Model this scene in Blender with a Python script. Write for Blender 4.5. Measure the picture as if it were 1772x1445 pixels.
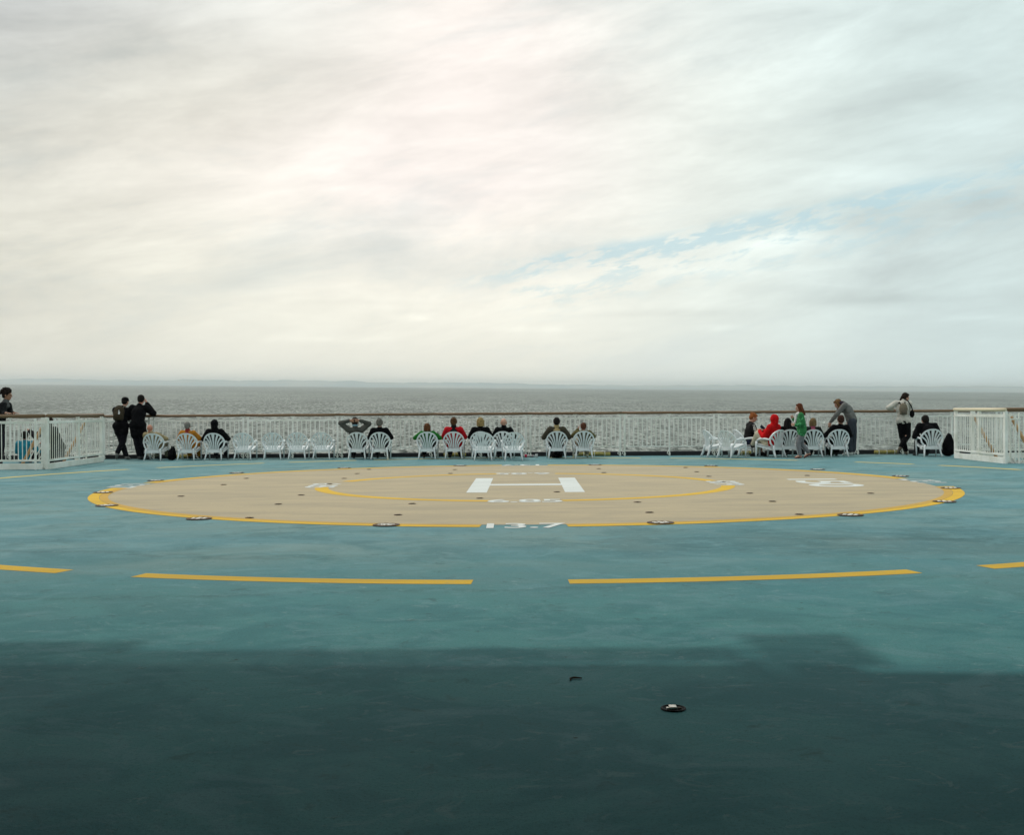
import bpy, bmesh, math, random
from mathutils import Vector, Matrix, Quaternion
from math import radians as RAD, sin, cos, pi, sqrt, atan2, atan, tan

random.seed(7)
for o in list(bpy.data.objects): bpy.data.objects.remove(o)
S = bpy.context.scene
C = bpy.context.collection
V = Vector

# ------------------------------------------------------------------ camera
EYE = 1.274; FPX = 1938.1; PIT = 0.0084; ROL = 0.0065
cam = bpy.data.cameras.new('camera'); co = bpy.data.objects.new('camera', cam); C.objects.link(co)
cam.sensor_width = 36; cam.lens = 36*FPX/1772; cam.clip_start = 0.05; cam.clip_end = 90000
R0 = V((1, 0, 0)); U0 = V((0, sin(PIT), cos(PIT))); F0 = V((0, cos(PIT), -sin(PIT)))
R = R0*cos(ROL)-U0*sin(ROL); U = R0*sin(ROL)+U0*cos(ROL)
M = Matrix((R, U, -F0)).transposed().to_4x4(); M.translation = V((0, 0, EYE))
co.matrix_world = M
S.camera = co
S.render.resolution_x = 1024; S.render.resolution_y = 836
S.render.engine = 'CYCLES'
S.cycles.use_denoising = True
S.cycles.max_bounces = 6; S.cycles.diffuse_bounces = 3; S.cycles.glossy_bounces = 3; S.cycles.volume_bounces = 0
S.cycles.sample_clamp_indirect = 8
S.view_settings.view_transform = 'Standard'; S.view_settings.look = 'None'
S.view_settings.exposure = 0.12; S.view_settings.gamma = 1.0; S.view_settings.use_curve_mapping = False

# ------------------------------------------------------------------ node expression helper
class X:
    """a socket with arithmetic"""
    def __init__(s, nt, sock): s.nt = nt; s.s = sock
    def _m(s, op, a=None, b=None, clamp=False):
        n = s.nt.nodes.new('ShaderNodeMath'); n.operation = op; n.use_clamp = clamp
        for i, v in enumerate((s, a, b)):
            if v is None: continue
            if isinstance(v, X): s.nt.links.new(v.s, n.inputs[i])
            else: n.inputs[i].default_value = v
        return X(s.nt, n.outputs[0])
    def __add__(s, o): return s._m('ADD', o)
    __radd__ = __add__
    def __sub__(s, o): return s._m('SUBTRACT', o)
    def __rsub__(s, o): return (s*-1)+o
    def __mul__(s, o): return s._m('MULTIPLY', o)
    __rmul__ = __mul__
    def __truediv__(s, o): return s._m('DIVIDE', o)
    def clamp(s): return s._m('ADD', 0.0, clamp=True)
    def max(s, o): return s._m('MAXIMUM', o)
    def min(s, o): return s._m('MINIMUM', o)
    def abs(s): return s._m('ABSOLUTE')
    def pow(s, o): return s._m('POWER', o)
    def exp(s): return s._m('EXPONENT')
def gauss(x, c, w):
    t = (x-c)*(1.0/w)
    return (t*t*-1.0).exp()
def ramp(x, a, b):
    n = x.nt.nodes.new('ShaderNodeMapRange'); n.interpolation_type = 'SMOOTHSTEP'
    x.nt.links.new(x.s, n.inputs['Value'])
    n.inputs['From Min'].default_value = a; n.inputs['From Max'].default_value = b
    return X(x.nt, n.outputs['Result'])
def comb(nt, x, y, z=0.0):
    n = nt.nodes.new('ShaderNodeCombineXYZ')
    for i, v in enumerate((x, y, z)):
        if isinstance(v, X): nt.links.new(v.s, n.inputs[i])
        else: n.inputs[i].default_value = v
    return n.outputs[0]
def sep(nt, sock):
    n = nt.nodes.new('ShaderNodeSeparateXYZ'); nt.links.new(sock, n.inputs[0])
    return [X(nt, o) for o in n.outputs]
def noise(nt, vec, scale=1.0, detail=4.0, rough=0.5, dist=0.0):
    n = nt.nodes.new('ShaderNodeTexNoise'); nt.links.new(vec, n.inputs['Vector'])
    n.inputs['Scale'].default_value = scale; n.inputs['Detail'].default_value = detail
    n.inputs['Roughness'].default_value = rough; n.inputs['Distortion'].default_value = dist
    return X(nt, n.outputs[0])
def mixc(nt, f, a, b):
    n = nt.nodes.new('ShaderNodeMix'); n.data_type = 'RGBA'
    if isinstance(f, X): nt.links.new(f.s, n.inputs[0])
    else: n.inputs[0].default_value = f
    for i, v in ((6, a), (7, b)):
        if isinstance(v, tuple): n.inputs[i].default_value = (*v[:3], 1)
        else: nt.links.new(v, n.inputs[i])
    return n.outputs[2]

# ------------------------------------------------------------------ world: high thin overcast with one blue rift
SUN_EL = RAD(55); SUN_AZ = RAD(-50)        # ahead of the camera and to the left
W = bpy.data.worlds.new('World'); S.world = W; W.use_nodes = True
nt = W.node_tree; nt.nodes.clear()
out = nt.nodes.new('ShaderNodeOutputWorld'); bg = nt.nodes.new('ShaderNodeBackground')
nt.links.new(bg.outputs[0], out.inputs[0])
sky = nt.nodes.new('ShaderNodeTexSky'); sky.sky_type = 'NISHITA'; sky.sun_disc = False
sky.sun_elevation = SUN_EL; sky.sun_rotation = SUN_AZ
bg.inputs[1].default_value = 1.0
tc = nt.nodes.new('ShaderNodeTexCoord')
dx, dy, dz = sep(nt, tc.outputs['Generated'])
az = dx._m('ARCTAN2', dy); el = dz._m('ARCSINE')
def PA(px): return atan((px-886)/FPX)
def PE(px, py): return (706-py-0.0065*(px-886))/FPX*0.97
zz = dz.max(0.0)+0.13
layer = comb(nt, (dx/zz), (dy/zz), 0.0)
# rotate the cloud layer so its streets run up to the right
mp = nt.nodes.new('ShaderNodeMapping'); mp.inputs['Rotation'].default_value = (0, 0, RAD(30)); mp.inputs['Scale'].default_value = (0.75, 1.35, 1)
nt.links.new(layer, mp.inputs['Vector'])
n1 = noise(nt, mp.outputs[0], 1.3, 9, 0.60, 0.25)
flat = comb(nt, az*3.2+el, el*11.0-az*2.2, 3.0)
n2 = noise(nt, flat, 1.5, 9, 0.62, 0.3)
n3 = noise(nt, comb(nt, az*9.0+el*4.0, el*34.0-az*7.0, 1.0), 1.2, 8, 0.66, 0.35)
up = ramp(el, 0.02, 0.30)
tex = (n1-0.5)*1.45*(up*0.8+0.2)+(n2-0.5)*1.5+(n3-0.5)*0.65*(0.35+ramp(n1, 0.4, 0.65))
tex = tex*(0.25+0.75*ramp(el, 0.0, 0.14))
def blob(px, py, wx, wy):
    return gauss(az, PA(px), wx/FPX)*gauss(el, PE(px, py), wy/FPX)
# luminance of the veil
lum = tex*0.36+0.785
lum = lum+0.03*blob(850, 60, 330, 260)+0.07*blob(650, 330, 500, 220)+0.05*blob(900, 520, 500, 180)
lum = lum-0.08*ramp(az, 0.10, 0.50)-0.13*ramp(az*-1.0, 0.20, 0.48)
lum = lum-0.14*blob(60, 60, 330, 150)-0.10*blob(560, 160, 200, 70)-0.07*blob(1010, 150, 150, 90)-0.07*blob(420, 215, 170, 30)
lum = lum-0.11*blob(1500, 522, 100, 12)-0.07*blob(1140, 540, 150, 7)-0.04*blob(630, 520, 110, 5)
lum = lum+(0.07*blob(1240, 565, 45, 6)+0.08*blob(725, 545, 40, 6)+0.07*blob(930, 565, 60, 6)+0.06*blob(560, 585, 90, 6)+0.05*blob(1690, 558, 60, 6))*(0.4+ramp(n3, 0.4, 0.6))+0.03*blob(1080, 545, 60, 6)
lum = lum+0.10*blob(1530, 315, 120, 22)+0.09*blob(1350, 418, 150, 16)*1.0
# rest of the dome: bright veil round the sun, dimmer towards the bow
lum = lum+0.45*gauss(el, SUN_EL, 0.40)*gauss(az, SUN_AZ, 0.9)
lum = lum+0.12*ramp(az.abs(), 1.2, 2.6)
cool = ramp(az, -0.05, 0.42)
warm = mixc(nt, 0.5, (1.0, 0.985, 0.91), (1.0, 0.985, 0.91))
pink = (blob(860, 80, 330, 300)+blob(650, 300, 450, 120)*0.6).clamp()
c1 = mixc(nt, pink, (1.01, 0.995, 0.87), (1.06, 0.985, 0.925))
topc = (ramp(el, 0.22, 0.40)*0.7+ramp(az*-1.0, 0.25, 0.5)*ramp(el, 0.12, 0.3)*0.4).clamp()
c1 = mixc(nt, topc*(1.0-pink), c1, (0.95, 1.0, 1.02))
c2 = mixc(nt, cool, c1, (0.83, 0.98, 0.965))
greyer = ((n2-0.5)*-3.0).clamp()*0.5
c2 = mixc(nt, greyer, c2, (0.88, 1.0, 1.0))
vm = nt.nodes.new('ShaderNodeVectorMath'); vm.operation = 'SCALE'
nt.links.new(c2, vm.inputs[0]); nt.links.new(lum.s, vm.inputs['Scale'])
cloud = vm.outputs[0]
# the blue rift: a line through the photograph's right half
nb = noise(nt, comb(nt, az*26.0, el*90.0-az*20.0, 5.0), 1.0, 8, 0.68, 0.15)
nbl = noise(nt, comb(nt, az*10.0, el*16.0, 8.0), 1.0, 3, 0.5, 0.3)
a0, e0 = PA(930), PE(930, 452); a1, e1 = PA(1772), PE(1772, 316)
slope = (e1-e0)/(a1-a0)
t = el-(az*slope+(e0-slope*a0))-(nbl-0.5)*0.014
rift = gauss(t, 0.0, 0.0075)*(0.20+ramp(nb, 0.42, 0.56))+gauss(t, -0.012, 0.010)*ramp(nb, 0.50, 0.60)*0.5
rift = rift*ramp(az, PA(720), PA(1050))*(1.0-0.45*ramp(az, PA(1450), PA(1700)))
rift = rift+0.45*gauss(t, -0.028, 0.016)*ramp(nb, 0.45, 0.62)*ramp(az, PA(850), PA(950))
rift = rift+0.28*ramp(nb, 0.55, 0.70)*(blob(720, 425, 90, 16)+blob(600, 385, 70, 14)+blob(410, 388, 60, 14))
rift = (rift*1.15).clamp()*0.68
blue_n = nt.nodes.new('ShaderNodeVectorMath'); blue_n.operation = 'MULTIPLY'
nt.links.new(sky.outputs[0], blue_n.inputs[0]); blue_n.inputs[1].default_value = (0.1, 0.1, 0.1)
bluec = mixc(nt, 0.85, blue_n.outputs[0], (0.47, 0.68, 0.73))
final = mixc(nt, rift, cloud, bluec)
nt.links.new(final, bg.inputs[0])

# ------------------------------------------------------------------ sun
sl = bpy.data.lights.new('sun', 'SUN'); sl.energy = 1.35; sl.angle = RAD(1.5); sl.color = (1.0, 0.95, 0.87)
so = bpy.data.objects.new('sun', sl); C.objects.link(so)
sd = V((sin(SUN_AZ)*cos(SUN_EL), cos(SUN_AZ)*cos(SUN_EL), sin(SUN_EL)))
so.rotation_euler = (-sd).to_track_quat('-Z', 'Y').to_euler(); so.location = (0, 40, 60)

# ------------------------------------------------------------------ object helpers
def setp(o, label=None, cat=None, group=None, kind=None):
    if label: o['label'] = label
    if cat: o['category'] = cat
    if group: o['group'] = group
    if kind: o['kind'] = kind
    return o
def link(name, me, mat=None, parent=None, smooth=False):
    o = bpy.data.objects.new(name, me); C.objects.link(o)
    if mat is not None: me.materials.append(mat)
    if parent is not None: o.parent = parent
    if smooth: me.polygons.foreach_set('use_smooth', [True]*len(me.polygons))
    return o
def thing(name, loc=(0, 0, 0), rz=0.0, label=None, cat=None, group=None):
    o = bpy.data.objects.new(name, None); C.objects.link(o); o.empty_display_size = 0.2
    o.location = loc; o.rotation_euler = (0, 0, rz)
    return setp(o, label, cat, group)
def dup(root, loc, rz, label=None, group=None):
    r = root.copy(); C.objects.link(r); r.location = loc; r.rotation_euler = (0, 0, rz)
    if label: r['label'] = label
    if group: r['group'] = group
    for ch in list(root.children):
        c = ch.copy(); C.objects.link(c); c.parent = r
        for g in list(ch.children):
            d = g.copy(); C.objects.link(d); d.parent = c
    return r
class MB:
    def __init__(s): s.v = []; s.f = []
    def add(s, vs, fs):
        b = len(s.v); s.v += [tuple(v) for v in vs]; s.f += [tuple(i+b for i in f) for f in fs]; return s
    def box(s, c, d, M=None, bev=0.0):
        x, y, z = (q/2 for q in d); c = V(c)
        b = min(bev, x*.9, y*.9, z*.9)
        if b <= 0:
            vs = [V((a*x, e*y, g*z)) for a in (-1, 1) for e in (-1, 1) for g in (-1, 1)]
            fs = [(0, 1, 3, 2), (4, 6, 7, 5), (0, 4, 5, 1), (2, 3, 7, 6), (0, 2, 6, 4), (1, 5, 7, 3)]
        else:
            bm = bmesh.new(); bmesh.ops.create_cube(bm, size=1)
            for q in bm.verts: q.co = V((q.co.x*2*x, q.co.y*2*y, q.co.z*2*z))
            bmesh.ops.bevel(bm, geom=list(bm.edges), offset=b, segments=2, profile=.7, affect='EDGES')
            bm.verts.index_update()
            vs = [q.co.copy() for q in bm.verts]; fs = [tuple(q.index for q in f.verts) for f in bm.faces]; bm.free()
        if M is not None: vs = [M @ v for v in vs]
        return s.add([v+c for v in vs], fs)
    def tube(s, pts, r, n=8, sx=1.0, cap=True):
        """round tube along pts; r number or list"""
        pts = [V(p) for p in pts]; rr = r if isinstance(r, (list, tuple)) else [r]*len(pts)
        vs = []; fs = []
        prev = None
        for i, p in enumerate(pts):
            t = (pts[min(i+1, len(pts)-1)]-pts[max(i-1, 0)]).normalized()
            ref = V((0, 0, 1)) if abs(t.z) < .9 else V((0, 1, 0))
            if prev is not None and prev.length > 0: ref = prev
            a = (ref-t*ref.dot(t)).normalized(); prev = a
            b = t.cross(a)
            for k in range(n):
                q = 2*pi*k/n
                vs.append(p+(a*cos(q)+b*sin(q)*sx)*rr[i])
        for i in range(len(pts)-1):
            for k in range(n):
                fs.append((i*n+k, i*n+(k+1) % n, (i+1)*n+(k+1) % n, (i+1)*n+k))
        if cap:
            fs.append(tuple(range(n-1, -1, -1))); fs.append(tuple((len(pts)-1)*n+k for k in range(n)))
        return s.add(vs, fs)
    def cap(s, p1, r1, p2, r2=None, n=12, m=4):
        """capsule with tapering radius"""
        r2 = r1 if r2 is None else r2
        p1 = V(p1); p2 = V(p2); d = p2-p1
        if d.length < 1e-6: d = V((0, 0, 1e-4)); p2 = p1+d
        t = d.normalized(); pts = []; rr = []
        for i in range(m+1):
            q = pi/2*(1-i/m); pts.append(p1-t*r1*sin(q)); rr.append(max(r1*cos(q), 1e-4))
        for i in range(m+1):
            q = pi/2*i/m; pts.append(p2+t*r2*sin(q)); rr.append(max(r2*cos(q), 1e-4))
        ref = V((0, 0, 1)) if abs(t.z) < .9 else V((0, 1, 0))
        a = (ref-t*ref.dot(t)).normalized(); b = t.cross(a)
        vs = []; fs = []
        for p, r in zip(pts, rr):
            for k in range(n):
                q = 2*pi*k/n; vs.append(p+(a*cos(q)+b*sin(q))*r)
        for i in range(len(pts)-1):
            for k in range(n): fs.append((i*n+k, i*n+(k+1) % n, (i+1)*n+(k+1) % n, (i+1)*n+k))
        fs.append(tuple(range(n-1, -1, -1))); fs.append(tuple((len(pts)-1)*n+k for k in range(n)))
        return s.add(vs, fs)
    def ell(s, c, r, M=None, n=16, m=10):
        vs = []; fs = []; c = V(c)
        for i in range(m+1):
            q = -pi/2+pi*i/m
            for k in range(n):
                w = 2*pi*k/n; v = V((cos(q)*cos(w)*r[0], cos(q)*sin(w)*r[1], sin(q)*r[2]))
                if i in (0, m): v = V((1e-4*cos(w), 1e-4*sin(w), sin(q)*r[2]))
                vs.append(c+(M @ v if M is not None else v))
        for i in range(m):
            for k in range(n): fs.append((i*n+k, i*n+(k+1) % n, (i+1)*n+(k+1) % n, (i+1)*n+k))
        fs.append(tuple(range(n-1, -1, -1))); fs.append(tuple(m*n+k for k in range(n)))
        return s.add(vs, fs)
    def mesh(s, name='mesh'):
        me = bpy.data.meshes.new(name); me.from_pydata(s.v, [], s.f); me.update(); return me
    def obj(s, name, mat, parent=None, smooth=False):
        return link(name, s.mesh(name), mat, parent, smooth)
    def remesh(s, name, mat, parent=None, vox=0.01, smooth=4, disp=0.0, dscale=0.05):
        """fuse every primitive into one continuous surface"""
        me = s.mesh(name); o = bpy.data.objects.new(name, me); C.objects.link(o)
        m = o.modifiers.new('r', 'REMESH'); m.mode = 'VOXEL'; m.voxel_size = vox; m.use_smooth_shade = True
        q = o.modifiers.new('s', 'SMOOTH'); q.iterations = smooth; q.factor = 0.5
        if disp > 0:
            tx = bpy.data.textures.new('folds', 'CLOUDS'); tx.noise_scale = dscale; tx.noise_depth = 2
            d = o.modifiers.new('d', 'DISPLACE'); d.texture = tx; d.strength = disp; d.mid_level = 0.5
            d.texture_coords = 'LOCAL'
        dg = bpy.context.evaluated_depsgraph_get()
        nm = bpy.data.meshes.new_from_object(o.evaluated_get(dg)); nm.name = name
        o.modifiers.clear(); o.data = nm; bpy.data.meshes.remove(me)
        if mat is not None: nm.materials.clear(); nm.materials.append(mat)
        if parent is not None: o.parent = parent
        nm.polygons.foreach_set('use_smooth', [True]*len(nm.polygons))
        return o
def sheet(name, pts, z, mat, parent=None):
    me = bpy.data.meshes.new(name); me.from_pydata([(p[0], p[1], z) for p in pts], [], [tuple(range(len(pts)))])
    return link(name, me, mat, parent)

# ------------------------------------------------------------------ materials
def material(name, col, rough=0.6, metal=0.0, var=0.0, vscale=3.0, bump=0.0, bscale=60.0, col2=None, spec=0.5, sss=0.0):
    m = bpy.data.materials.new(name); m.use_nodes = True; t = m.node_tree; p = t.nodes['Principled BSDF']
    p.inputs['Base Color'].default_value = (*col, 1); p.inputs['Roughness'].default_value = rough
    p.inputs['Metallic'].default_value = metal; p.inputs['Specular IOR Level'].default_value = spec
    tc = t.nodes.new('ShaderNodeTexCoord')
    if var > 0:
        n = noise(t, tc.outputs['Object'], vscale, 5, 0.6)
        c2 = col2 if col2 else tuple(c*(1-var) for c in col)
        t.links.new(mixc(t, ramp(n, 0.38, 0.66), col, c2), p.inputs['Base Color'])
    if bump > 0:
        n = noise(t, tc.outputs['Object'], bscale, 3, 0.6)
        b = t.nodes.new('ShaderNodeBump'); b.inputs['Strength'].default_value = bump; b.inputs['Distance'].default_value = 0.01
        t.links.new(n.s, b.inputs['Height']); t.links.new(b.outputs[0], p.inputs['Normal'])
    return m
_fab = {}
def fabric(name, col, var=0.25, rough=0.9):
    k = (name, col)
    if k not in _fab: _fab[k] = material(name, col, rough, var=var, vscale=9, bump=0.5, bscale=90, spec=0.10)
    return _fab[k]
WHITE = material('white_rail_paint', (0.80, 0.81, 0.76), 0.40, var=0.18, vscale=2.2, col2=(0.66, 0.67, 0.60))
WHITE2 = material('white_gate_paint', (0.82, 0.82, 0.76), 0.40, var=0.2, vscale=2.5, col2=(0.66, 0.66, 0.58))
PLASTIC = material('white_chair_plastic', (0.74, 0.77, 0.77), 0.34, var=0.12, vscale=4, col2=(0.66, 0.69, 0.69))
def wood_mat(name, a, b):
    m = bpy.data.materials.new(name); m.use_nodes = True; t = m.node_tree; p = t.nodes['Principled BSDF']
    tc = t.nodes.new('ShaderNodeTexCoord'); x, y, z = sep(t, tc.outputs['Object'])
    n = noise(t, comb(t, x*1.5, y*30.0, z*30.0), 1.0, 5, 0.6, 0.3)
    n2 = noise(t, tc.outputs['Object'], 1.1, 3, 0.5)
    t.links.new(mixc(t, (n*0.6+n2*0.6-0.1).clamp(), a, b), p.inputs['Base Color'])
    p.inputs['Roughness'].default_value = 0.45
    return m
WOOD = wood_mat('dark_varnished_wood', (0.10, 0.055, 0.022), (0.22, 0.13, 0.06))
WOODL = wood_mat('pale_new_wood', (0.62, 0.52, 0.34), (0.72, 0.64, 0.45))
WOODM = wood_mat('orange_ladder_wood', (0.36, 0.20, 0.08), (0.50, 0.30, 0.13))
BLACKP = material('black_coaming_paint', (0.005, 0.005, 0.007), 0.7, var=0.3)
STEEL = material('worn_galvanised_steel', (0.42, 0.40, 0.36), 0.45, metal=0.7, var=0.4, vscale=20)
RUST = material('rusty_iron', (0.060, 0.038, 0.024), 0.85, var=0.5, vscale=30, col2=(0.13, 0.075, 0.04))
DARKHOLE = material('dark_recess_iron', (0.012, 0.010, 0.009), 0.8)

def deck_material():
    m = bpy.data.materials.new('teal_deck_coating'); m.use_nodes = True; t = m.node_tree; p = t.nodes['Principled BSDF']
    tc = t.nodes.new('ShaderNodeTexCoord'); P = tc.outputs['Object']; x, y, z = sep(t, P)
    big = noise(t, comb(t, x*0.30, y*0.42), 1.0, 6, 0.62, 0.6)
    mott = noise(t, comb(t, x*1.0+7, y*1.3), 1.0, 7, 0.66, 0.9)
    fine = noise(t, P, 70.0, 3, 0.65)
    mid = noise(t, P, 6.0, 6, 0.7, 0.5)
    grit = noise(t, P, 190.0, 2, 0.6)
    c = mixc(t, ramp(big, 0.34, 0.66), (0.100, 0.228, 0.250), (0.170, 0.260, 0.252))
    c = mixc(t, ramp(mott, 0.47, 0.64)*0.55, c, (0.060, 0.150, 0.162))
    c = mixc(t, ramp(1.0-mott, 0.52, 0.68)*0.45, c, (0.215, 0.330, 0.330))
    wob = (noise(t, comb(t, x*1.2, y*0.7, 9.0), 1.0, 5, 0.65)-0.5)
    # teal of the shaded foreground put into the base colour, stronger towards the camera
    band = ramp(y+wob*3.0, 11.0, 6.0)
    shade_teal = mixc(t, ramp(mott, 0.42, 0.60), (0.036, 0.190, 0.205), (0.082, 0.275, 0.278))
    c = mixc(t, band*0.75, c, shade_teal)
    # older darker recoat to starboard, between the two circles
    pt = ramp(x+wob*1.6, 0.7, 1.1)*ramp(y+wob*1.0, 9.3, 9.7)*ramp((y+wob*1.2)*-1.0, -11.9, -11.5)
    c = mixc(t, pt*0.32, c, (0.040, 0.110, 0.120))
    # long dried runs, scuffs and rubbed places
    st = gauss(y+x*0.05+wob*0.7, 10.9, 0.10)*ramp(x, 0.2, 3.5)*ramp(mid, 0.30, 0.6)+gauss(y-x*0.12+wob*0.8, 7.9, 0.07)*ramp(mid, 0.35, 0.6)*0.6+gauss(y+x*0.25+wob, 9.1, 0.09)*ramp(x*-1.0, 0.5, 2.5)*0.6
    c = mixc(t, st.clamp()*0.50, c, (0.040, 0.085, 0.082))
    sc = noise(t, comb(t, x*4.0, y*6.0, 4.0), 1.0, 5, 0.7, 2.0)
    c = mixc(t, ramp(sc, 0.57, 0.70)*0.45, c, (0.24, 0.36, 0.36))
    sm = noise(t, comb(t, x*1.6+3.0, y*2.2, 14.0), 1.0, 6, 0.7, 1.4)
    c = mixc(t, ramp(sm, 0.50, 0.66)*0.50, c, (0.15, 0.30, 0.32))
    c = mixc(t, ramp(mid, 0.60, 0.78)*0.28, c, (0.20, 0.31, 0.30))
    c = mixc(t, ramp(1.0-mid, 0.57, 0.72)*0.45, c, (0.030, 0.070, 0.068))
    # dark specks and small chips
    vo = t.nodes.new('ShaderNodeTexVoronoi'); vo.inputs['Scale'].default_value = 3.6; t.links.new(P, vo.inputs['Vector'])
    vs = X(t, vo.outputs['Distance'])
    rnd = sep(t, vo.outputs['Color'])[0]
    speck = (1.0-ramp(vs, 0.02, 0.05))*ramp(rnd, 0.55, 0.75)
    c = mixc(t, speck*0.75, c, (0.025, 0.035, 0.030))
    c = mixc(t, ramp(fine*0.5+grit*0.5, 0.50, 0.62)*0.42, c, (0.03, 0.075, 0.078))
    vo2 = t.nodes.new('ShaderNodeTexVoronoi'); vo2.inputs['Scale'].default_value = 1.1; t.links.new(P, vo2.inputs['Vector'])
    r2 = sep(t, vo2.outputs['Color'])[1]; sp2 = (1.0-ramp(X(t, vo2.outputs['Distance'])+(mid-0.5)*0.06, 0.012, 0.035))*ramp(r2, 0.5, 0.6)
    c = mixc(t, sp2*0.8, c, (0.045, 0.030, 0.018))
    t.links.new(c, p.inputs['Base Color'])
    rg = ramp(big, 0.3, 0.7)*0.16+0.62+(mid-0.5)*0.2
    t.links.new(rg.s, p.inputs['Roughness']); p.inputs['Specular IOR Level'].default_value = 0.06
    b = t.nodes.new('ShaderNodeBump'); b.inputs['Strength'].default_value = 0.35; b.inputs['Distance'].default_value = 0.004
    t.links.new((fine+mid*0.6+grit*0.5).s, b.inputs['Height']); t.links.new(b.outputs[0], p.inputs['Normal'])
    return m
def paint_material(name, a, b2, worn, rough=0.6, under=(0.16, 0.27, 0.26)):
    m = bpy.data.materials.new(name); m.use_nodes = True; t = m.node_tree; p = t.nodes['Principled BSDF']
    tc = t.nodes.new('ShaderNodeTexCoord'); P = tc.outputs['Object']; x, y, z = sep(t, P)
    n = noise(t, comb(t, x*0.6, y*2.2), 1.0, 6, 0.62, 0.6)
    f = noise(t, P, 26.0, 4, 0.65)
    c = mixc(t, ramp(n, 0.35, 0.7), a, b2)
    f2 = noise(t, comb(t, x*3.0, y*9.0), 1.0, 5, 0.7)
    c = mixc(t, ramp(f*0.5+f2*0.5, 0.52, 0.64)*worn, c, under)
    f3 = noise(t, comb(t, x*1.3, y*1.6, 2.0), 1.0, 7, 0.7, 1.0)
    c = mixc(t, ramp(f3, 0.55, 0.70)*worn*0.5, c, under)
    g3 = noise(t, P, 150.0, 2, 0.6)
    c = mixc(t, ramp(g3, 0.5, 0.7)*0.22, c, tuple(q*0.45 for q in a))
    t.links.new(c, p.inputs['Base Color']); p.inputs['Roughness'].default_value = rough; p.inputs['Specular IOR Level'].default_value = 0.08
    b = t.nodes.new('ShaderNodeBump'); b.inputs['Strength'].default_value = 0.3; b.inputs['Distance'].default_value = 0.003
    t.links.new(f.s, b.inputs['Height']); t.links.new(b.outputs[0], p.inputs['Normal'])
    return m
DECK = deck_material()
TAN = paint_material('tan_helipad_paint', (0.425, 0.345, 0.222), (0.340, 0.285, 0.195), 0.60, 0.62, (0.30, 0.26, 0.18))
YELL = paint_material('yellow_line_paint', (0.66, 0.40, 0.022), (0.56, 0.34, 0.030), 0.65, 0.6, (0.45, 0.33, 0.10))
YELD = paint_material('ochre_line_paint', (0.52, 0.30, 0.035), (0.47, 0.27, 0.03), 0.2, 0.5, (0.34, 0.22, 0.05))
YELF = paint_material('faded_yellow_line_paint', (0.58, 0.44, 0.12), (0.50, 0.40, 0.13), 0.5, 0.6, (0.26, 0.30, 0.20))
WPAINT = paint_material('white_marking_paint', (0.64, 0.66, 0.63), (0.57, 0.59, 0.56), 0.30, 0.55, (0.55, 0.54, 0.48))

# ------------------------------------------------------------------ sea, far shore, haze: in the sea's own frame (the ship trims and lists)
nsea = (R*0.0079+U-F0*0.0278).normalized()
QS = V((0, 0, 1)).rotation_difference(nsea)
SEA_H = 26.0
SEA_O = V((0, 0, EYE))-nsea*SEA_H
def sea_frame(o): o.rotation_mode = 'QUATERNION'; o.rotation_quaternion = QS; o.location = SEA_O; return o
def sea_material():
    m = bpy.data.materials.new('choppy_grey_sea'); m.use_nodes = True; t = m.node_tree; p = t.nodes['Principled BSDF']
    tc = t.nodes.new('ShaderNodeTexCoord'); P = tc.outputs['Object']; x, y, z = sep(t, P)
    t.nodes.remove(p)
    a = noise(t, comb(t, x*0.030, y*0.0075), 1.0, 3, 0.55, 0.5)
    b = noise(t, comb(t, x*0.34, y*0.070), 1.0, 8, 0.70, 0.6)
    c = noise(t, comb(t, x*0.9, y*0.35), 1.0, 4, 0.6, 0.2)
    g = noise(t, comb(t, x*0.0022, y*0.0012), 1.0, 4, 0.6, 0.4)
    h = a*10.0+b*6.0+c*0.9
    bp = t.nodes.new('ShaderNodeBump'); bp.inputs['Strength'].default_value = 1.0; bp.inputs['Distance'].default_value = 1.0
    t.links.new(h.s, bp.inputs['Height'])
    gl = t.nodes.new('ShaderNodeBsdfGlossy'); gl.inputs['Roughness'].default_value = 0.34; t.links.new(bp.outputs[0], gl.inputs['Normal'])
    gl.inputs['Color'].default_value = (0.92, 0.96, 0.90, 1)
    df = t.nodes.new('ShaderNodeBsdfDiffuse'); t.links.new(bp.outputs[0], df.inputs['Normal'])
    foam = ramp(b+(c-0.5)*0.25+(a-0.5)*0.2, 0.60, 0.72)
    t.links.new(mixc(t, foam*0.30, (0.030, 0.040, 0.034), (0.34, 0.35, 0.32)), df.inputs['Color'])
    # wave faces tilted to the viewer mirror less: share of reflection follows the chop
    fac = (0.255+(b-0.5)*2.2+(a-0.5)*0.3+(c-0.5)*0.7+(g-0.5)*0.25).clamp().max(0.02).min(0.7)
    mx = t.nodes.new('ShaderNodeMixShader'); t.links.new(fac.s, mx.inputs[0]); t.links.new(df.outputs[0], mx.inputs[1]); t.links.new(gl.outputs[0], mx.inputs[2])
    t.links.new(mx.outputs[0], t.nodes['Material Output'].inputs['Surface'])
    return m
SEA = sea_material()
me = bpy.data.meshes.new('sea')
ys = [-3000, -200, 100, 300, 600, 1200, 2500, 5000, 10000, 18000, 24000]
vs = []; fs = []
for j, yy in enumerate(ys):
    for i, xx in enumerate((-16000, -2000, -300, 0, 300, 2000, 16000)): vs.append((xx, yy, 0))
for j in range(len(ys)-1):
    for i in range(6): fs.append((j*7+i, j*7+i+1, (j+1)*7+i+1, (j+1)*7+i))
me.from_pydata(vs, [], fs)
sea = sea_frame(link('sea', me, SEA)); setp(sea, kind='structure')

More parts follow.
